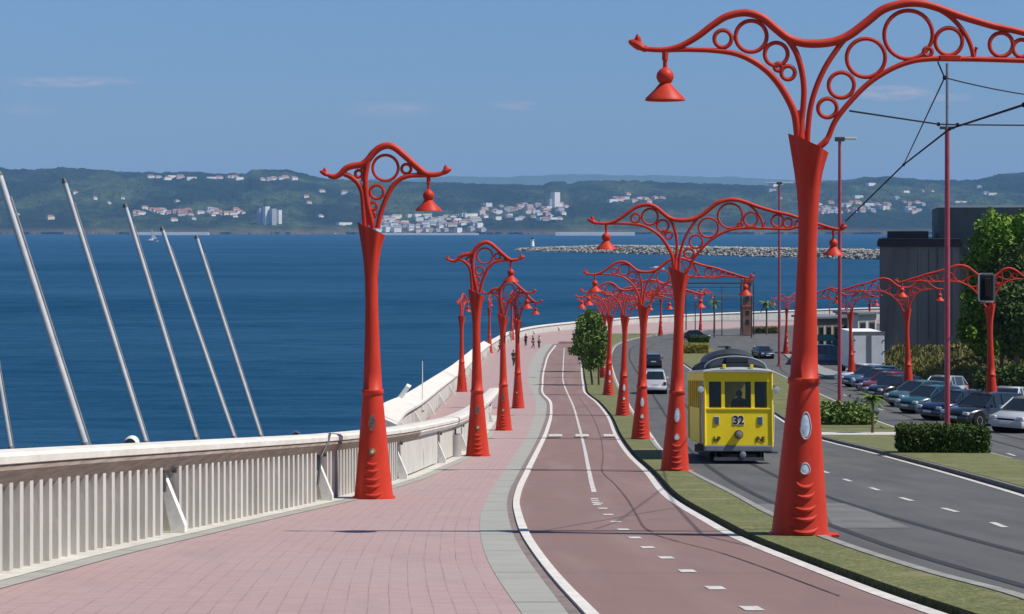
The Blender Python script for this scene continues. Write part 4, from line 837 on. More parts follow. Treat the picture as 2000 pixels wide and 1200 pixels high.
c2 = MB().loft([arc(.90, 2.80, 2.98, .25), arc(.94, 2.82, 3.12, .45), arc(.97, 2.82, 3.18, .9), arc(.97, 2.82, 3.18, LT-.9), arc(.7, 2.8, 2.95, LT-.3)]).build('roof_hood', SLATE, tram, True)
MB().tube(arc(.98, 2.84, 3.20, .85, 20), .026, 8).build('roof_rim', RIMW, c2, True)
MB().loft([arc(.72, 3.1, 3.30, 1.9), arc(.78, 3.05, 3.46, 2.1), arc(.78, 3.05, 3.46, LT-2.2), arc(.7, 3.1, 3.4, LT-2)]).build('clerestory', mat('clerestory dark', (.03,.036,.045), .5, .2, 3), tram, True)
for x in (-.44, .42): MB().box(x-.05, x+.05, -.10, .02, 2.82, 2.95, .01).build('roof_lamp', YELD, tram)
MB().box(-.36,.36,.25,.8,3.0,3.17,.03).build('destination_box', SLATE, tram)
MB().tube([(0,3.2,3.4),(0,3.2,3.56)], .10).tube([(0,3.2,3.54),(0,6.9,3.60)], .025).build('trolley_pole', DGREY, tram)
for sx in (-.68, .68):
    v_ = MB().box(sx-.085, sx+.085, -.02, .01, 1.16, 1.40, .01).build('vent', RIMW, tram); MB().box(sx-.055, sx+.055, -.03, .005, 1.18, 1.38).build('vent_grille', mat('vent blue', (.06,.10,.16), .5, .2, 8), v_)
hl = MB().lathe([(.13,.02),(.135,-.10),(.12,-.17),(.10,-.175)], (0,0,.87), 24, True, 'Y').build('headlight', DGREY, tram, True); MB().lathe([(.10,-.176),(.03,-.19)], (0,0,.87), 20, True, 'Y').build('lens', mat('headlight lens', (.25,.24,.20), .1, .3, 6), hl, True)
tm = text_mesh('32', .34, .004, 'fleet_number', mat('black lettering', (.02,.02,.02), .5, .1, 3), .012); to = link('fleet_number', tm, tram, (0,-.017,1.28)); to.rotation_euler = (R(90),0,0)
tm = text_mesh('32', .34, .002, 'number_outline', WHITE, .032); to = link('number_outline', tm, tram, (0,-.012,1.28)); to.rotation_euler = (R(90),0,0)
for sx, tx in ((-.68,'I-P'),(.68,'P-E')):
    tm = text_mesh(tx, .20, .004, 'corner_lettering', MATS['black lettering'], .010); to = link('corner_lettering', tm, tram, (sx,-.016,.72)); to.rotation_euler = (R(90),0,0)
MB().box(-.72,.72,.25,LT-.3,.26,.36).box(-.85,.85,.6,LT-.4,.10,.34).box(-.55,.55,-.02,.1,.14,.30,.02).build('underframe_shade', BLACK, tram)  # underframe, with a black box added for the shadow beneath the tram
MB().tube([(-.70,-.06,.12),(-.70,.2,.30)], .03).tube([(.70,-.06,.12),(.70,.2,.30)], .03).box(-.78,.78,-.10,-.04,.09,.19).build('life_guard', mat('guard blue grey', (.06,.065,.085), .6, .3, 5), tram)
MB().lathe([(.09,-.02),(.10,-.12),(.05,-.14)], (.12,0,.27), 16, True, 'Y').build('coupler', GALV, tram, True)
for y in (2.3, 5.1):
    a = MB().tube([(-.7,y,.33),(.7,y,.33)], .06)
    for sx in (-.72, .66): a.lathe([(.33,0),(.33,.05),(.30,.06)], (sx, y, .33), 24, True, 'X')
    a.build('wheelset', DGREY, tram)
for sx in (-.8, .8): MB().box(sx-.06, sx+.06, 1.8, 5.6, .28, .42, .02).build('truck_frame', BLACK, tram)
dr = person((0,0,0), 0, 'driver in dark blue jacket standing behind the front window of the tram', CL('driver navy', (.025,.03,.06)), CL('driver trousers', (.02,.02,.025)), HG, 'hold')
dr.location = tram.matrix_world @ Vector((0,0,0)); bpy.context.view_layer.update(); dr.location = tram.matrix_world @ Vector((.08,.62,.54)); dr.rotation_euler = (0,0,R(-3))
# ------------------------------------------------------------------ cars
def carpaint(nm, c): return mat('paint '+nm, c, .25, .04, 1, coat=.9)
TYRE = BLACK; CHR = mat('alloy wheel', (.42,.42,.43), .35, .1, 5, metal=.7); REDL = mat('tail light red', (.35,.012,.01), .2, .1, 4); HLT = mat('headlamp clear', (.6,.62,.62), .08, .1, 4)
def make_car(paint, kind='hatch', name='parked_car'):
    o = empty(name, (0,0,0), 'x', 'car'); hw = .86
    tall = {'hatch':1.45,'van':1.85,'wagon':1.5,'suv':1.72}[kind]; belt = {'hatch':.93,'van':1.08,'wagon':.92,'suv':1.05}[kind]
    # front is -Y
    if kind == 'van': st = [(-2.1,.62,.80),(-1.95,.86,.84),(-1.35,1.02,hw),(-.9,belt,hw),(0,belt,hw),(1.9,belt,hw),(2.08,.98,.83),(2.12,.6,.80)]; gh = [(-1.25,belt,.80,belt),(-.72,belt,.78,tall-.08),(-.2,belt,.76,tall),(1.7,belt,.76,tall-.02),(2.06,belt,.78,belt+.12)]
    elif kind == 'wagon': st = [(-2.15,.58,.76),(-2.0,.74,.82),(-1.2,.86,hw),(-.6,belt,hw),(1.3,belt,hw),(2.1,.92,.83),(2.2,.55,.78)]; gh = [(-1.0,belt-.02,.78,belt),(-.25,belt,.70,tall-.05),(.3,belt,.68,tall),(1.6,belt,.68,tall-.06),(2.1,belt,.74,belt+.05)]
    else: st = [(-1.95,.58,.74),(-1.82,.74,.80),(-1.1,.87,hw),(-.6,belt,hw),(1.2,belt,hw),(1.8,belt,.83),(1.92,.58,.78)]; gh = [(-1.0,belt-.03,.78,belt),(-.28,belt,.70,tall-.05),(.2,belt,.68,tall),(1.2,belt,.68,tall-.08),(1.78,belt,.74,belt+.04)]
    zl = .24 if kind != 'suv' else .34
    def sec(y, zt, w): return [(-w*.93,y,zl),(-w,y,zl+.14),(-w*1.0,y,(zl+zt)/2+.06),(-w*.95,y,zt-.05),(-w*.84,y,zt),(w*.84,y,zt),(w*.95,y,zt-.05),(w,y,(zl+zt)/2+.06),(w,y,zl+.14),(w*.93,y,zl)]
    body = MB().loft([sec(*s) for s in st]).build('body', paint, o, True, ang=50)
    wy = (st[0][0]+.72, st[-1][0]-.68)
    g = MB().loft([[(-a[2]-.05*(1 if a[3] > a[1]+.1 else 0),a[0],a[1]-.02),(-a[2]*.86,a[0],a[3]),(a[2]*.86,a[0],a[3]),(a[2]+.05*(1 if a[3] > a[1]+.1 else 0),a[0],a[1]-.02)] for a in gh]).build('windows', GLASS, o)
    top = [q for q in gh if q[3] > tall-.2]
    rf = MB().loft([[(-q[2]*.90,q[0]+e,q[3]-.035),(-q[2]*.80,q[0]+e,q[3]+.022),(q[2]*.80,q[0]+e,q[3]+.022),(q[2]*.90,q[0]+e,q[3]-.035)] for q, e in zip(top, [-.06]+[0]*(len(top)-2)+[.08])]).build('roof', paint, o, True)
    def pil(a, b, r): MB().tube([a, b], r, 6).build('pillar', paint, o)
    for i, q in enumerate(gh):
        if 0 < i < len(gh)-1:
            for sx in (-1, 1): pil((sx*(q[2]+.06),q[0],belt-.02),(sx*q[2]*.875,q[0],q[3]-.02), .035)
    for sx in (-1, 1):
        pil((sx*(gh[0][2]+.01),gh[0][0],gh[0][3]),(sx*gh[1][2]*.88,gh[1][0],gh[1][3]), .035); pil((sx*(gh[-1][2]+.01),gh[-1][0],gh[-1][3]),(sx*gh[-2][2]*.88,gh[-2][0],gh[-2][3]), .045)
    for y in wy:
        for sx in (-1, 1):
            w = MB().lathe([(.31,-.10),(.325,-.07),(.325,.07),(.31,.10)], (sx*(hw-.10),y,.325), 24, True, 'X').build('wheel', TYRE, o, True); MB().lathe([(.21,0),(.19,.115*sx),(.05,.10*sx)], (sx*(hw-.10),y,.325), 20, True, 'X').build('rim', CHR, w, True)
    for y in wy: MB().lathe([(.39,-hw-.012),(.39,hw+.012)], (0,y,.36), 24, True, 'X').build('wheel_arch', BLACK, o)
    yf, yr = st[0][0], st[-1][0]
    MB().box(-.78,.78,yf-.09,yf+.25,.30,.52,.05).build('front_bumper', paint, o, True); MB().box(-.80,.80,yr-.25,yr+.09,.30,.56,.05).build('rear_bumper', paint, o, True)
    MB().box(-.38,.38,yf-.015,yf+.03,.52,.60).build('grille', BLACK, o); MB().box(-.26,.26,yf-.10,yf-.09,.38,.48).build('number_plate', WHITE, o); MB().box(-.26,.26,yr+.09,yr+.10,.62,.73).build('number_plate', WHITE, o)
    for sx in (-1, 1):
        MB().box(min(sx*.48,sx*.78),max(sx*.48,sx*.78),yf-.02,yf+.16,.56,.70,.03).build('headlight', HLT, o, True); MB().box(min(sx*.62,sx*.82),max(sx*.62,sx*.82),yr-.14,yr+.02,.66,.90,.02).build('tail_light', REDL, o, True)
        MB().box(min(sx*.86,sx*1.02),max(sx*.86,sx*1.02),gh[0][0]+.25,gh[0][0]+.35,belt-.02,belt+.12,.02).build('wing_mirror', paint, o, True)
    return o
def put_car(o, px, py, rz, label, group=None, dz=.02, s=1.0):
    p = G(px, py, dz); o.location = p; o.rotation_euler = (math.atan2(zg(p.y+2)-zg(p.y-2), 4)*math.cos(rz), 0, rz); o.scale = (s,)*3; o['label'] = label
    if group: o['group'] = group
GP = 'cars parked along the right pavement'
NAV, TEA, SIL, REDC, BLK, WHC, BLU = carpaint('navy', (.014,.022,.06)), carpaint('teal', (.02,.085,.10)), carpaint('silver', (.42,.44,.46)), carpaint('dark red', (.22,.015,.018)), carpaint('black', (.012,.014,.018)), carpaint('white', (.66,.67,.68)), carpaint('blue', (.05,.10,.17))
for (px, py, pnt, kd, rz, lab) in ((2010,838,SIL,'hatch',50,'silver parked car cut by the right edge beside the red lamp'),(1925,826,BLK,'wagon',40,'black low estate car parked left of the rightmost red lamp'),(1868,814,NAV,'hatch',38,'dark navy parked car half hidden by the tall crimson mast'),
    (1822,801,TEA,'hatch',36,'dark teal hatchback parked between the red lamp and the tall mast'),(1796,788,carpaint('grey teal', (.05,.11,.12)),'hatch',34,'grey teal parked car just right of the middle red lamp'),(1752,774,BLK,'hatch',34,'black hatchback parked just left of the middle red lamp'),(1738,765,REDC,'hatch',33,'dark red parked car in the row of navy cars'),
    (1722,757,NAV,'hatch',32,'navy hatchback parked beside the dark red car'),(1702,750,BLU,'wagon',30,'blue estate car parked near the rear of the white truck'),(1686,744,WHC,'hatch',28,'small white parked car beside the truck wheels'),(1970,806,WHC,'hatch',60,'white car in the second parked row behind the rightmost lamp'),(1840,778,SIL,'wagon',60,'pale silver estate in the second parked row behind the teal car')):
    put_car(make_car(pnt, kd), px, py+5, R(rz)-R(95), lab, GP, s=1.12)
put_car(make_car(WHC, 'suv', 'driving_car'), 1279, 768, R(176), 'white car driving away in the left lane seen from behind')
put_car(make_car(BLK, 'hatch', 'driving_car'), 1276, 718, R(176), 'black car farther down the lane ahead of the white car')
put_car(make_car(BLU, 'van', 'driving_car'), 1613, 712, R(88), 'blue grey people carrier crossing behind the big lamp post', s=1.15)
put_car(make_car(NAV, 'hatch', 'driving_car'), 1490, 700, R(10), 'dark blue car showing above the tram roof at right')
put_car(make_car(BLK, 'hatch', 'driving_car'), 1362, 664, R(80), 'small black car on the far bend')
# white box truck
tk = empty('box_truck', G(1697, 742, .02), 'white box truck with tall rear doors beside the dark building', 'truck', rz=R(1))
TW = mat('truck white', (.78,.79,.80), .5, .08, 1)
MB().box(-1.35,1.35,0,5.6,.95,4.15,.03).build('cargo_box', TW, tk); MB().box(-1.38,1.38,-.03,.04,3.85,4.2).box(-1.38,1.38,-.03,.04,.88,1.0).build('rear_frame', GREYM, tk)
for x0, x1 in ((-1.30,-.22),(.22,1.30)): MB().box(x0, x1, -.05, .02, 1.02, 3.82, .01).build('rear_door', TW, tk)
MB().box(-.20,.20,-.07,.0,1.0,3.84).build('centre_post', GREYM, tk)
for sx in (-1, 1):
    for z in (1.4, 2.4, 3.4): MB().box(sx*1.28-.08, sx*1.28+.08, -.09, -.05, z, z+.08).build('hinge', BLACK, tk)
MB().box(-1.1,1.1,5.7,7.4,.6,2.6,.2).build('cab', TW, tk); MB().box(-.95,.95,7.38,7.43,1.5,2.35).build('windscreen', GLASS, tk); MB().box(-.5,.5,.1,7.0,.6,.9).build('chassis', BLACK, tk); MB().box(-1.2,1.2,-.1,.05,.4,.6).build('rear_bumper', GREYM, tk)
for y in (1.2, 6.2):
    for sx in (-1.02, 1.02): MB().lathe([(.45,-.16),(.48,-.1),(.48,.1),(.45,.16)], (sx,y,.48), 22, True, 'X').build('wheel', TYRE, tk, True)
# ------------------------------------------------------------------ vegetation
def leafquads(ells, n, size, hollow=.55, seed=1, squash=1.0):
    r = np.random.default_rng(seed); vol = np.array([e[3]*e[4]*e[5] for e in ells])**.8; cnt = (vol/vol.sum()*n).astype(int); V = []
    for e, c in zip(ells, cnt):
        d = r.normal(size=(c,3)); d /= np.linalg.norm(d, axis=1)[:,None]; rad = hollow+(1-hollow)*r.random(c)**.6; rad *= 1+.14*np.sin(d[:,0]*7+e[0])*np.cos(d[:,2]*6+e[1])+.10*r.normal(size=c)
        P = np.array(e[:3])+d*rad[:,None]*np.array(e[3:6]); V.append(P)
    P = np.concatenate(V); m = len(P); a = r.normal(size=(m,3)); a /= np.linalg.norm(a, axis=1)[:,None]; b = np.cross(a, r.normal(size=(m,3))); b /= np.linalg.norm(b, axis=1)[:,None]
    s = size*(.6+.8*r.random(m))[:,None]; a = a*s; b = b*s*.55*squash
    q = np.stack([P-a, P+b*.9, P+a, P-b*.9], 1).reshape(-1,3); me = bpy.data.meshes.new('crown'); me.vertices.add(len(q)); me.vertices.foreach_set('co', q.ravel()); me.loops.add(len(q)); me.loops.foreach_set('vertex_index', np.arange(len(q), dtype=np.int32))
    me.polygons.add(m); me.polygons.foreach_set('loop_start', np.arange(0, len(q), 4, dtype=np.int32)); me.polygons.foreach_set('loop_total', np.full(m, 4, dtype=np.int32)); me.update(); me.validate(); return me
def tree(p, label, ells, n, size, lm, trunks, name='tree', seed=1, r0=.12, cat='tree', group=None):
    o = empty(name, p, label, cat, group); me = leafquads(ells, n, size, seed=seed); me.materials.append(lm); link('crown', me, o)
    tb = MB(); rr = random.Random(seed)
    for (x, y, tx, ty, tz) in trunks:
        tb.tube(spline([(x,y,-.1),(x+(tx-x)*.3+rr.uniform(-.1,.1),y,tz*.4),(tx,ty,tz)], 4), [r0*(1-.055*i) for i in range(9)], 8)
        for k in range(4):
            e = rr.choice(ells); tb.tube([(x+(tx-x)*.6,y,tz*(.55+.1*k)),(e[0]+rr.uniform(-.4,.4)*e[3],e[1]+rr.uniform(-.4,.4)*e[4],e[2]+.1*e[5])], [r0*.45,r0*.12], 6)
    tb.build('trunk', BARK, o, True); return o
tree(G(1160,752,.13), 'bushy green tree with two leaning trunks on the grass verge, nearer one', [(-.3,0,2.0,.95,.8,.8),(.4,0,1.9,.6,.6,.5),(-.5,0,3.3,1.1,1.0,1.1),(.3,0,3.9,.85,.9,1.2),(-.1,.2,5.1,.55,.6,.8),(.6,0,2.7,.7,.7,.7),(-1.35,0,2.75,.75,.6,.4),(-.8,0,4.5,.55,.5,.6),(-1.2,.1,3.7,.5,.5,.45),(.9,0,3.4,.4,.4,.5),(.25,0,5.0,.5,.5,.6),(-.45,0,5.7,.3,.3,.45)], 8000, .12, LEAF4, [(-.1,0,-.5,0,3.0),(.4,0,.3,0,3.2)], 'verge_tree', 3, .10)
tree(G(1150,726,.13), 'bushy green tree on the grass verge just behind the nearer one', [(-.2,0,3.2,1.3,1.2,1.5),(.3,0,4.4,1.0,1.0,1.4),(-.5,0,4.5,.8,.8,1.0)], 6000, .14, LEAF4, [(0,0,-.2,0,3.0)], 'verge_tree', 5, .10)
def hedge(p, L, Wd, Hh, label, rz, lm, n, size, name='hedge', seed=2, rough=.5):
    o = empty(name, p, label, 'hedge', rz=rz); r = np.random.default_rng(seed)
    MB().box(-L/2+.12, L/2-.12, -Wd/2+.12, Wd/2-.12, -.1, Hh-.14, .08).build('core', mat('hedge core', (.012,.016,.007), .95, .3, 4), o)
    fc = r.integers(0, 5, n); u = r.random(n); v = r.random(n); j = r.normal(size=n)*.05*rough*2-.02; P = np.zeros((n,3)); al = u*L-L/2; ac = u*Wd-Wd/2; up_ = v*Hh
    for f in range(5):
        k = fc == f
        if f < 2: P[k] = np.stack([al[k], np.full(k.sum(), (Wd/2)*(1 if f else -1))+j[k]*(1 if f else -1), up_[k]], 1)
        elif f < 4: P[k] = np.stack([np.full(k.sum(), (L/2)*(1 if f == 3 else -1))+j[k]*(1 if f == 3 else -1), ac[k], up_[k]], 1)
        else: P[k] = np.stack([al[k], v[k]*Wd-Wd/2, np.full(k.sum(), Hh)+j[k]*1.3], 1)
    a = r.normal(size=(n,3)); a /= np.linalg.norm(a, axis=1)[:,None]; b = np.cross(a, r.normal(size=(n,3))); b /= np.linalg.norm(b, axis=1)[:,None]; s = size*(.6+.8*r.random(n))[:,None]
    q = np.stack([P-a*s, P+b*s*.6, P+a*s, P-b*s*.6], 1).reshape(-1,3); me = bpy.data.meshes.new('foliage'); me.from_pydata(q.tolist(), [], [(4*i,4*i+1,4*i+2,4*i+3) for i in range(n)]); me.materials.append(lm); link('foliage', me, o); return o
a = G(1850, 885, .13); sc_ = F/a.y
hedge(a+Vector((0,.7,0)), 166/sc_, 1.3, 46/sc_, 'clipped square dark hedge on the front median lawn around the tall mast', R(-4), LEAF, 15000, .045)
a = G(1650, 830, .13); sc_ = F/a.y
hedge(a+Vector((0,.7,0)), 100/sc_, 1.4, 25/sc_, 'low loose leafy hedge on the rear median lawn in front of the floodlight mast', R(-4), LEAF4, 5000, .12, seed=4, rough=1.6)
a = G(1357, 690, .13); hedge(a, 3.1, 2.2, 1.15, 'yellowish clipped low hedge at the tip of the median left of the tram', R(5), leafmat('yellow leaves', (.22,.20,.025), (.42,.36,.05)), 5000, .07, seed=6)
a = G(1364, 668, .13); hedge(a, 2.8, 1.6, .8, 'dark clipped hedge on the far bend behind the yellowish one', 0, LEAF, 3000, .09, seed=7)
a = G(1493, 650, .13); hedge(a, 4.0, 2, .9, 'green clipped hedge at the far bend right of the stone tower', 0, LEAF3, 3000, .10, seed=8)
def palm(p, h, cr, label, n=22, seed=1, lm=LEAF4):
    o = empty('palm_tree', p, label, 'palm tree'); rr = random.Random(seed); MB().tube([(0,0,-.1),(0.03,0,h*.5),(0,0,h)], [h*.03+.03,h*.022+.02,h*.03+.03], 8).build('trunk', BARK, o, True); fr = MB()
    for i in range(n):
        a = 2*math.pi*i/n*2.4; el_ = rr.uniform(-.3, 1.1); L = cr*rr.uniform(.8,1.1); pts = [Vector((math.cos(a)*L*t*math.cos(el_*(1-t*.6)), math.sin(a)*L*t*math.cos(el_*(1-t*.6)), h+L*(t*math.sin(el_)-t*t*.55))) for t in np.linspace(0, 1, 7)]
        sd_ = Vector((-math.sin(a), math.cos(a), 0))
        for k in range(1, 7):
            for sg in (-1, 1):
                for jj in (0, .33, .66):
                    q = pts[k-1].lerp(pts[k], jj); w = L*.30*(1-.6*k/6); e = q+sd_*sg*w+(pts[k]-pts[k-1])*1.1-Vector((0,0,w*.5)); u = (pts[k]-pts[k-1])*.45; fr.add([q, q+u, e], [(0,1,2)])
    fr.build('crown', lm, o); return o
a = G(1704, 846, .13); palm(a, 68*a.y/F, 26*a.y/F, 'small young palm tree at the end of the rear median lawn', n=34)
a = G(1497, 652, .13); palm(a, 58*a.y/F, 18*a.y/F, 'distant palm tree on the far bend right of the stone tower', seed=3)
a = G(1395, 650, .13); palm(a, 58*a.y/F, 15*a.y/F, 'distant palm tree on the far bend left of the stone tower', seed=4)
# ------------------------------------------------------------------ dark building on the right
def at(px, d): return (px-1000)/F*d
BD = mat('dark stained concrete', (.095,.090,.086), .9, 0, .45, .02, 3, stretch=(1,1,.10), col2=(.21,.20,.19)); BD2 = mat('dark slate cladding', (.075,.088,.092), .8, 0, .25, .01, 3, stretch=(1,1,.5), col2=(.12,.14,.145)); BTR = mat('building trim', (.022,.022,.028), .8, .2, 1)
zb = zg(190)-.3; bo = empty('dark_building', (at(1718,190), 190, zb), 'tall dark windowless concrete building behind the parked cars', 'building', rz=-R(11.8))
def bb(mb, nm, m): return mb.build(nm, m, bo)
x0 = 0; xW = at(1870,190)-at(1718,190); zt = (HY-482)*190/F-zb
bb(MB().box(0, xW, 0, 26, 0, zt), 'lower_block', BD)
bb(MB().box(-.25, xW+.2, -.25, 26, zt, zt+.55).box(-.12, xW+.1, -.12, 26, zt+.55, zt+.85), 'cornice', BTR)
xa = at(1733,190)-at(1718,190); xb = at(1812,190)-at(1718,190); bb(MB().box(xa, xb, 2, 20, zt+.85, (HY-452)*192/F-zb), 'penthouse', BTR)
xc = at(1808,196)-at(1718,190); zt2 = (HY-406)*196/F-zb
bb(MB().box(xc, xc+24, 6, 34, 0, zt2), 'upper_block', BD2); bb(MB().box(xc-.1, xc+24.1, 5.9, 34, zt2, zt2+.25), 'parapet', WHITE)
bb(MB().box(xW+.05, xc+22, 3.0, 6, 0, (HY-520)*193/F-zb), 'side_block', BD); bb(MB().box(xW+.1, xc+22, 2.9, 6, (HY-520)*193/F-zb, (HY-508)*193/F-zb), 'canopy', BTR)
rr = random.Random(5)
for k in range(4):
    x = rr.uniform(.4, xW-.4); w = rr.uniform(.015,.05); bb(MB().box(x, x+w, -.035, .02, rr.uniform(0,4), zt-rr.uniform(0,.3)), 'wall_joint', BTR)
# planted bank below the building
bk = MB(); P = []
nxk, nyk = 26, 12; X0, X1, Y0, Y1 = at(1765,160), at(2160,160), 140, 186
for j in range(nyk):
    for i in range(nxk):
        x = X0+(X1-X0)*i/(nxk-1); y = Y0+(Y1-Y0)*j/(nyk-1); t = j/(nyk-1); e = min(1, i/5); P.append((x, y, zg(y)+.02+2.0*e*math.sin(t*math.pi*.5)*(.7+.3*math.sin(i*.9+j*.7))+.2*rr.random()))
bk.add(P, [(j*nxk+i, j*nxk+i+1, (j+1)*nxk+i+1, (j+1)*nxk+i) for j in range(nyk-1) for i in range(nxk-1)]); o = bk.build('grassy_bank', mat('dry bank grass', (.06,.062,.026), .95, .3, .8, .05, 8, col2=(.13,.12,.05)), smooth=True, ang=180); o['kind'] = 'structure'
n_ = 16000; r__ = np.random.default_rng(9); PA = np.array(P).reshape(nyk, nxk, 3); fi = r__.random(n_)*(nyk-1.001); fj = (r__.random(n_)*(nxk-1.001)); i0 = fi.astype(int); j0 = fj.astype(int); a_ = (fi-i0)[:,None]; b_ = (fj-j0)[:,None]
Q = PA[i0,j0]*(1-a_)*(1-b_)+PA[i0+1,j0]*a_*(1-b_)+PA[i0,j0+1]*(1-a_)*b_+PA[i0+1,j0+1]*a_*b_
u_ = r__.normal(size=(n_,3))*.10; w_ = u_*0; w_[:,2] = .25+.35*r__.random(n_); w_[:,:2] = r__.normal(size=(n_,2))*.15
V_ = np.stack([Q-u_, Q+u_, Q+w_], 1).reshape(-1,3); me = bpy.data.meshes.new('bank_grass'); me.from_pydata(V_.tolist(), [], [(3*i,3*i+1,3*i+2) for i in range(n_)]); me.materials.append(LEAF3); tag(link('bank_grass', me), 'rough dry grass on the bank below the dark building', 'grass', kind='stuff')
for k, (px, py, w, h, lm, lab) in enumerate(((1822,722,2.3,1.9,LEAF3,'olive shrub on the bank nearest the dark building'),(1868,728,2.2,2.2,LEAF3,'yellow green shrub on the bank left of the tall mast'),(1895,742,2.2,1.9,LEAF3,'brown green shrub at the foot of the bank right of the tall mast'),(1980,770,3.2,2.2,LEAF,'dark shrub behind the silver car at the right edge'),(1848,700,2.4,1.6,LEAF,'dark low shrub at the top of the bank'))):
    p = G(px, py, 0); p.z += .5 if py < 735 else 0; tree(p, lab, [(-w*.3,0,h*.45,w*.6,1.2,h*.5),(w*.35,.2,h*.4,w*.55,1.2,h*.45),(0,0,h*.7,w*.4,.9,h*.35)], 3500, .16, lm, [(0,0,0,0,h*.5)], 'shrub', 20+k, .06, 'shrub')
def bigtree(px, py, d_, hh, w, lab, lm, seed, n=16000, size=.2):
    rr = random.Random(seed); p = Vector(((px-1000)/F*d_, d_, zg(d_))); E = []
    for k in range(16): a = rr.uniform(0, 6.28); r = rr.uniform(0, w*.75); z = rr.uniform(hh*.35, hh*.88); E.append((math.cos(a)*r, math.sin(a)*r, z, w*rr.uniform(.28,.5), w*rr.uniform(.28,.5), hh*rr.uniform(.09,.16)))
    E.append((0,0,hh*.85,w*.4,w*.4,hh*.14)); return tree(p, lab, E, n, size, lm, [(0,0,0,0,hh*.6)], 'broadleaf_tree', seed, .28)
bigtree(1960, 0, 150, 14.2, 3.6, 'tall bright green tree against the dark building at the right edge', LEAF2, 31, 22000)
bigtree(2030, 0, 146, 12.5, 4.0, 'tall dark green tree at the right edge behind the traffic light', LEAF, 32)
bigtree(1925, 0, 156, 8.2, 2.9, 'shaded lower tree under the bright green one', LEAF2, 33)
bigtree(1985, 0, 140, 8.0, 3.2, 'dense dark lower tree behind the rightmost red lamp', LEAF, 34)
# ------------------------------------------------------------------ far bend: kiosks, tower, frames, awning
def kiosk(px0, px1, pyb, pyt, m, label, nm='kiosk', bays=3, dp=5, rm=None):
    a = G(px0, pyb, .1); d = a.y; x0, x1 = at(px0, d), at(px1, d); h = (HY-pyt)*d/F-a.z; w = x1-x0; o = empty(nm, ((x0+x1)/2, d, a.z), label, 'building', rz=.45)
    MB().box(-w/2, w/2, 0, dp, 0, h).build('wall', m, o); MB().box(-w/2-.3, w/2+.3, -.4, dp+.2, h, h+.25).build('roof', rm or GREYM, o)
    for i in range(bays):
        q = -w/2+(i+.5)*w/bays; f = MB().box(q-w/bays*.33, q+w/bays*.33, -.05, .02, h*.15, h*.8).build('window', GALV, o); MB().box(q-w/bays*.27, q+w/bays*.27, -.07, -.03, h*.2, h*.75).build('pane', GLASS, f)
    return o
kiosk(1590, 1662, 690, 622, mat('kiosk cream', (.42,.38,.27), .7, .12, .6), 'cream panelled pavilion behind the big lamp post', bays=4)
kiosk(1672, 1716, 682, 614, mat('kiosk white', (.58,.58,.56), .7, .1, .6), 'white kiosk between the cream pavilion and the dark building', bays=2)
aw = empty('awning', G(1610, 700, .1), 'small green market awning beside the cream pavilion', 'awning'); MB().loft([[(-1.5,0,2.0),(1.5,0,2.0),(1.5,0,2.1),(-1.5,0,2.1)],[(-1.3,1.2,2.6),(1.3,1.2,2.6),(1.3,1.2,2.7),(-1.3,1.2,2.7)],[(-1.5,2.4,2.0),(1.5,2.4,2.0),(1.5,2.4,2.1),(-1.5,2.4,2.1)]]).build('canopy', mat('awning green', (.06,.22,.16), .7, .1, 2), aw)
for sx in (-1.4, 1.4):
    for y in (.1, 2.3): MB().tube([(sx,y,0),(sx,y,2.05)], .04).build('leg', GALV, aw)
p = G(1459, 655, .1); d = p.y; o = empty('stone_tower', p, 'slim brown tower shaft with red bands standing on the far bend', 'tower'); h = (HY-545)*d/F-p.z; TWm = mat('tower brown', (.26,.13,.085), .85, .3, .8, .03, 4)
MB().box(-.75,.75,-.6,.6,0,h*.5,.05).box(-.62,.62,-.5,.5,h*.5,h*.93,.05).build('shaft', TWm, o); MB().box(-.9,.9,-.75,.75,h*.93,h,.05).box(-.8,.8,-.65,.65,h*.49,h*.53,.03).build('cornice', mat('tower band', (.32,.07,.05), .7, .2, 2), o)
for z in (.2,.36,.62,.78): MB().box(-.25,.25,-.63,-.5,h*z,h*(z+.08)).build('opening', BTR, o)
for sx in (-1.0, 1.0): MB().tube([(sx,-.3,0),(sx,-.3,h*.9)], .09).build('corner_post', DGREY, o)
for (xa_, xb_, yb_, yt_, lab) in ((1340,1448,645,553,'tall dark frame portal spanning left of the stone tower'),(1395,1468,660,577,'lower pale topped frame portal in front of the stone tower')):
    p = G((xa_+xb_)/2, yb_, .1); d = p.y; w = (xb_-xa_)*d/F; h = (HY-yt_)*d/F-p.z; o = empty('frame_portal', p, lab, 'portal')
    for sx in (-1, 1): MB().tube([(sx*w/2,0,0),(sx*w/2,0,h)], .10, 8).build('leg', DGREY, o)
    MB().box(-w/2-.1, w/2+.1, -.1, .1, h-.16, h+.06).build('beam', DGREY if yb_ < 650 else GALV, o); MB().box(-w/2, w/2, -.05, .05, h-.75, h-.66).build('tie_bar', DGREY, o)
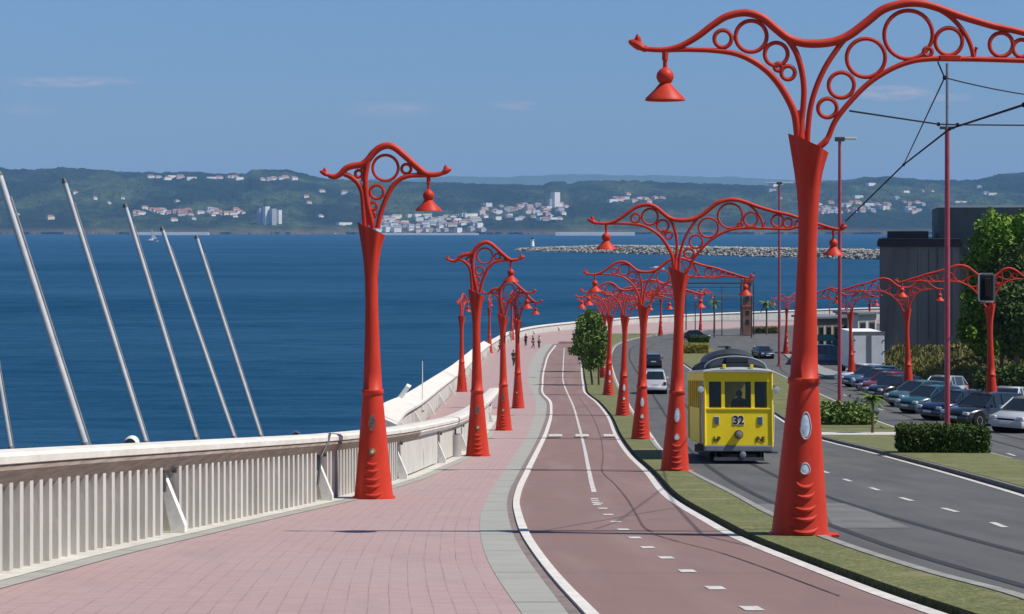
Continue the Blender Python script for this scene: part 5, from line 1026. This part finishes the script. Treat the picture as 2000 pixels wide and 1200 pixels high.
for (px, py, t_, lab) in ((1410,655,560,'thin dark post by the far bend left of the stone tower'),(1358,655,590,'short thin post at the left of the far bend'),(1472,655,532,'thin dark post just right of the stone tower'),(1620,670,560,'thin red post before the cream pavilion'),(1560,668,575,'thin red post right of the big lamp on the far bend'),(1575,675,540,'slim red post beside the big lamp on the far bend')):
    p = G(px, py, .1); h = (HY-t_)*p.y/F-p.z; o = empty('post', p, lab, 'post'); mm_ = PINK if 'red' in lab else DGREY; MB().tube([(0,0,0),(0,0,h)], [.09,.06], 8).build('shaft', mm_, o); MB().tube([(-.3,0,h-.05),(.5,0,h+.05)], .05, 6).build('arm', mm_, o)
# ------------------------------------------------------------------ people on the promenade
for (px, py, rz, lab, top, leg, hr, ps) in ((1003,716,20,'person in dark clothes standing by the fourth promenade lamp',CL('cloth black', (.015,.015,.018)),CL('cloth charcoal', (.03,.03,.035)),HG,'walk'),
    (1027,677,-40,'person in dark red top standing at the outer wall',CL('cloth red', (.16,.02,.02)),CL('cloth black', (.015,.015,.018)),HG,'stand'),(1041,681,60,'person in black talking beside the person in white',CL('cloth black', (.015,.015,.018)),CL('cloth black', (.015,.015,.018)),HB,'walk'),
    (1053,681,-60,'person in white top at the right of the group',CL('cloth white', (.6,.6,.58)),CL('cloth charcoal', (.03,.03,.035)),HG,'stand'),(998,668,10,'person in pink top by the outer wall behind the lamps',CL('cloth pink', (.45,.2,.18)),CL('cloth beige', (.3,.24,.18)),HB,'stand'),
    (976,690,80,'person in brown jacket walking on the terrace',CL('cloth brown', (.10,.06,.04)),CL('cloth charcoal', (.03,.03,.035)),HB,'walk')):
    person(G(px, py, .11), R(rz), lab, top, leg, hr, ps)
# ------------------------------------------------------------------ small street things
for (px, py, lab) in ((861,830,'dark drain cover lying on the terrace behind the sea wall'),(912,858,'small drain cover near the litter bin')):
    p = G(px, py, .105); o = empty('drain_cover', p, lab, 'drain cover'); MB().lathe([(.35,0),(.35,.02),(.32,.025)], seg=20).build('rim', GALV, o); MB().lathe([(.28,.02),(.28,.03)], seg=20).build('plate', DGREY, o)
print('objects', len(bpy.data.objects))
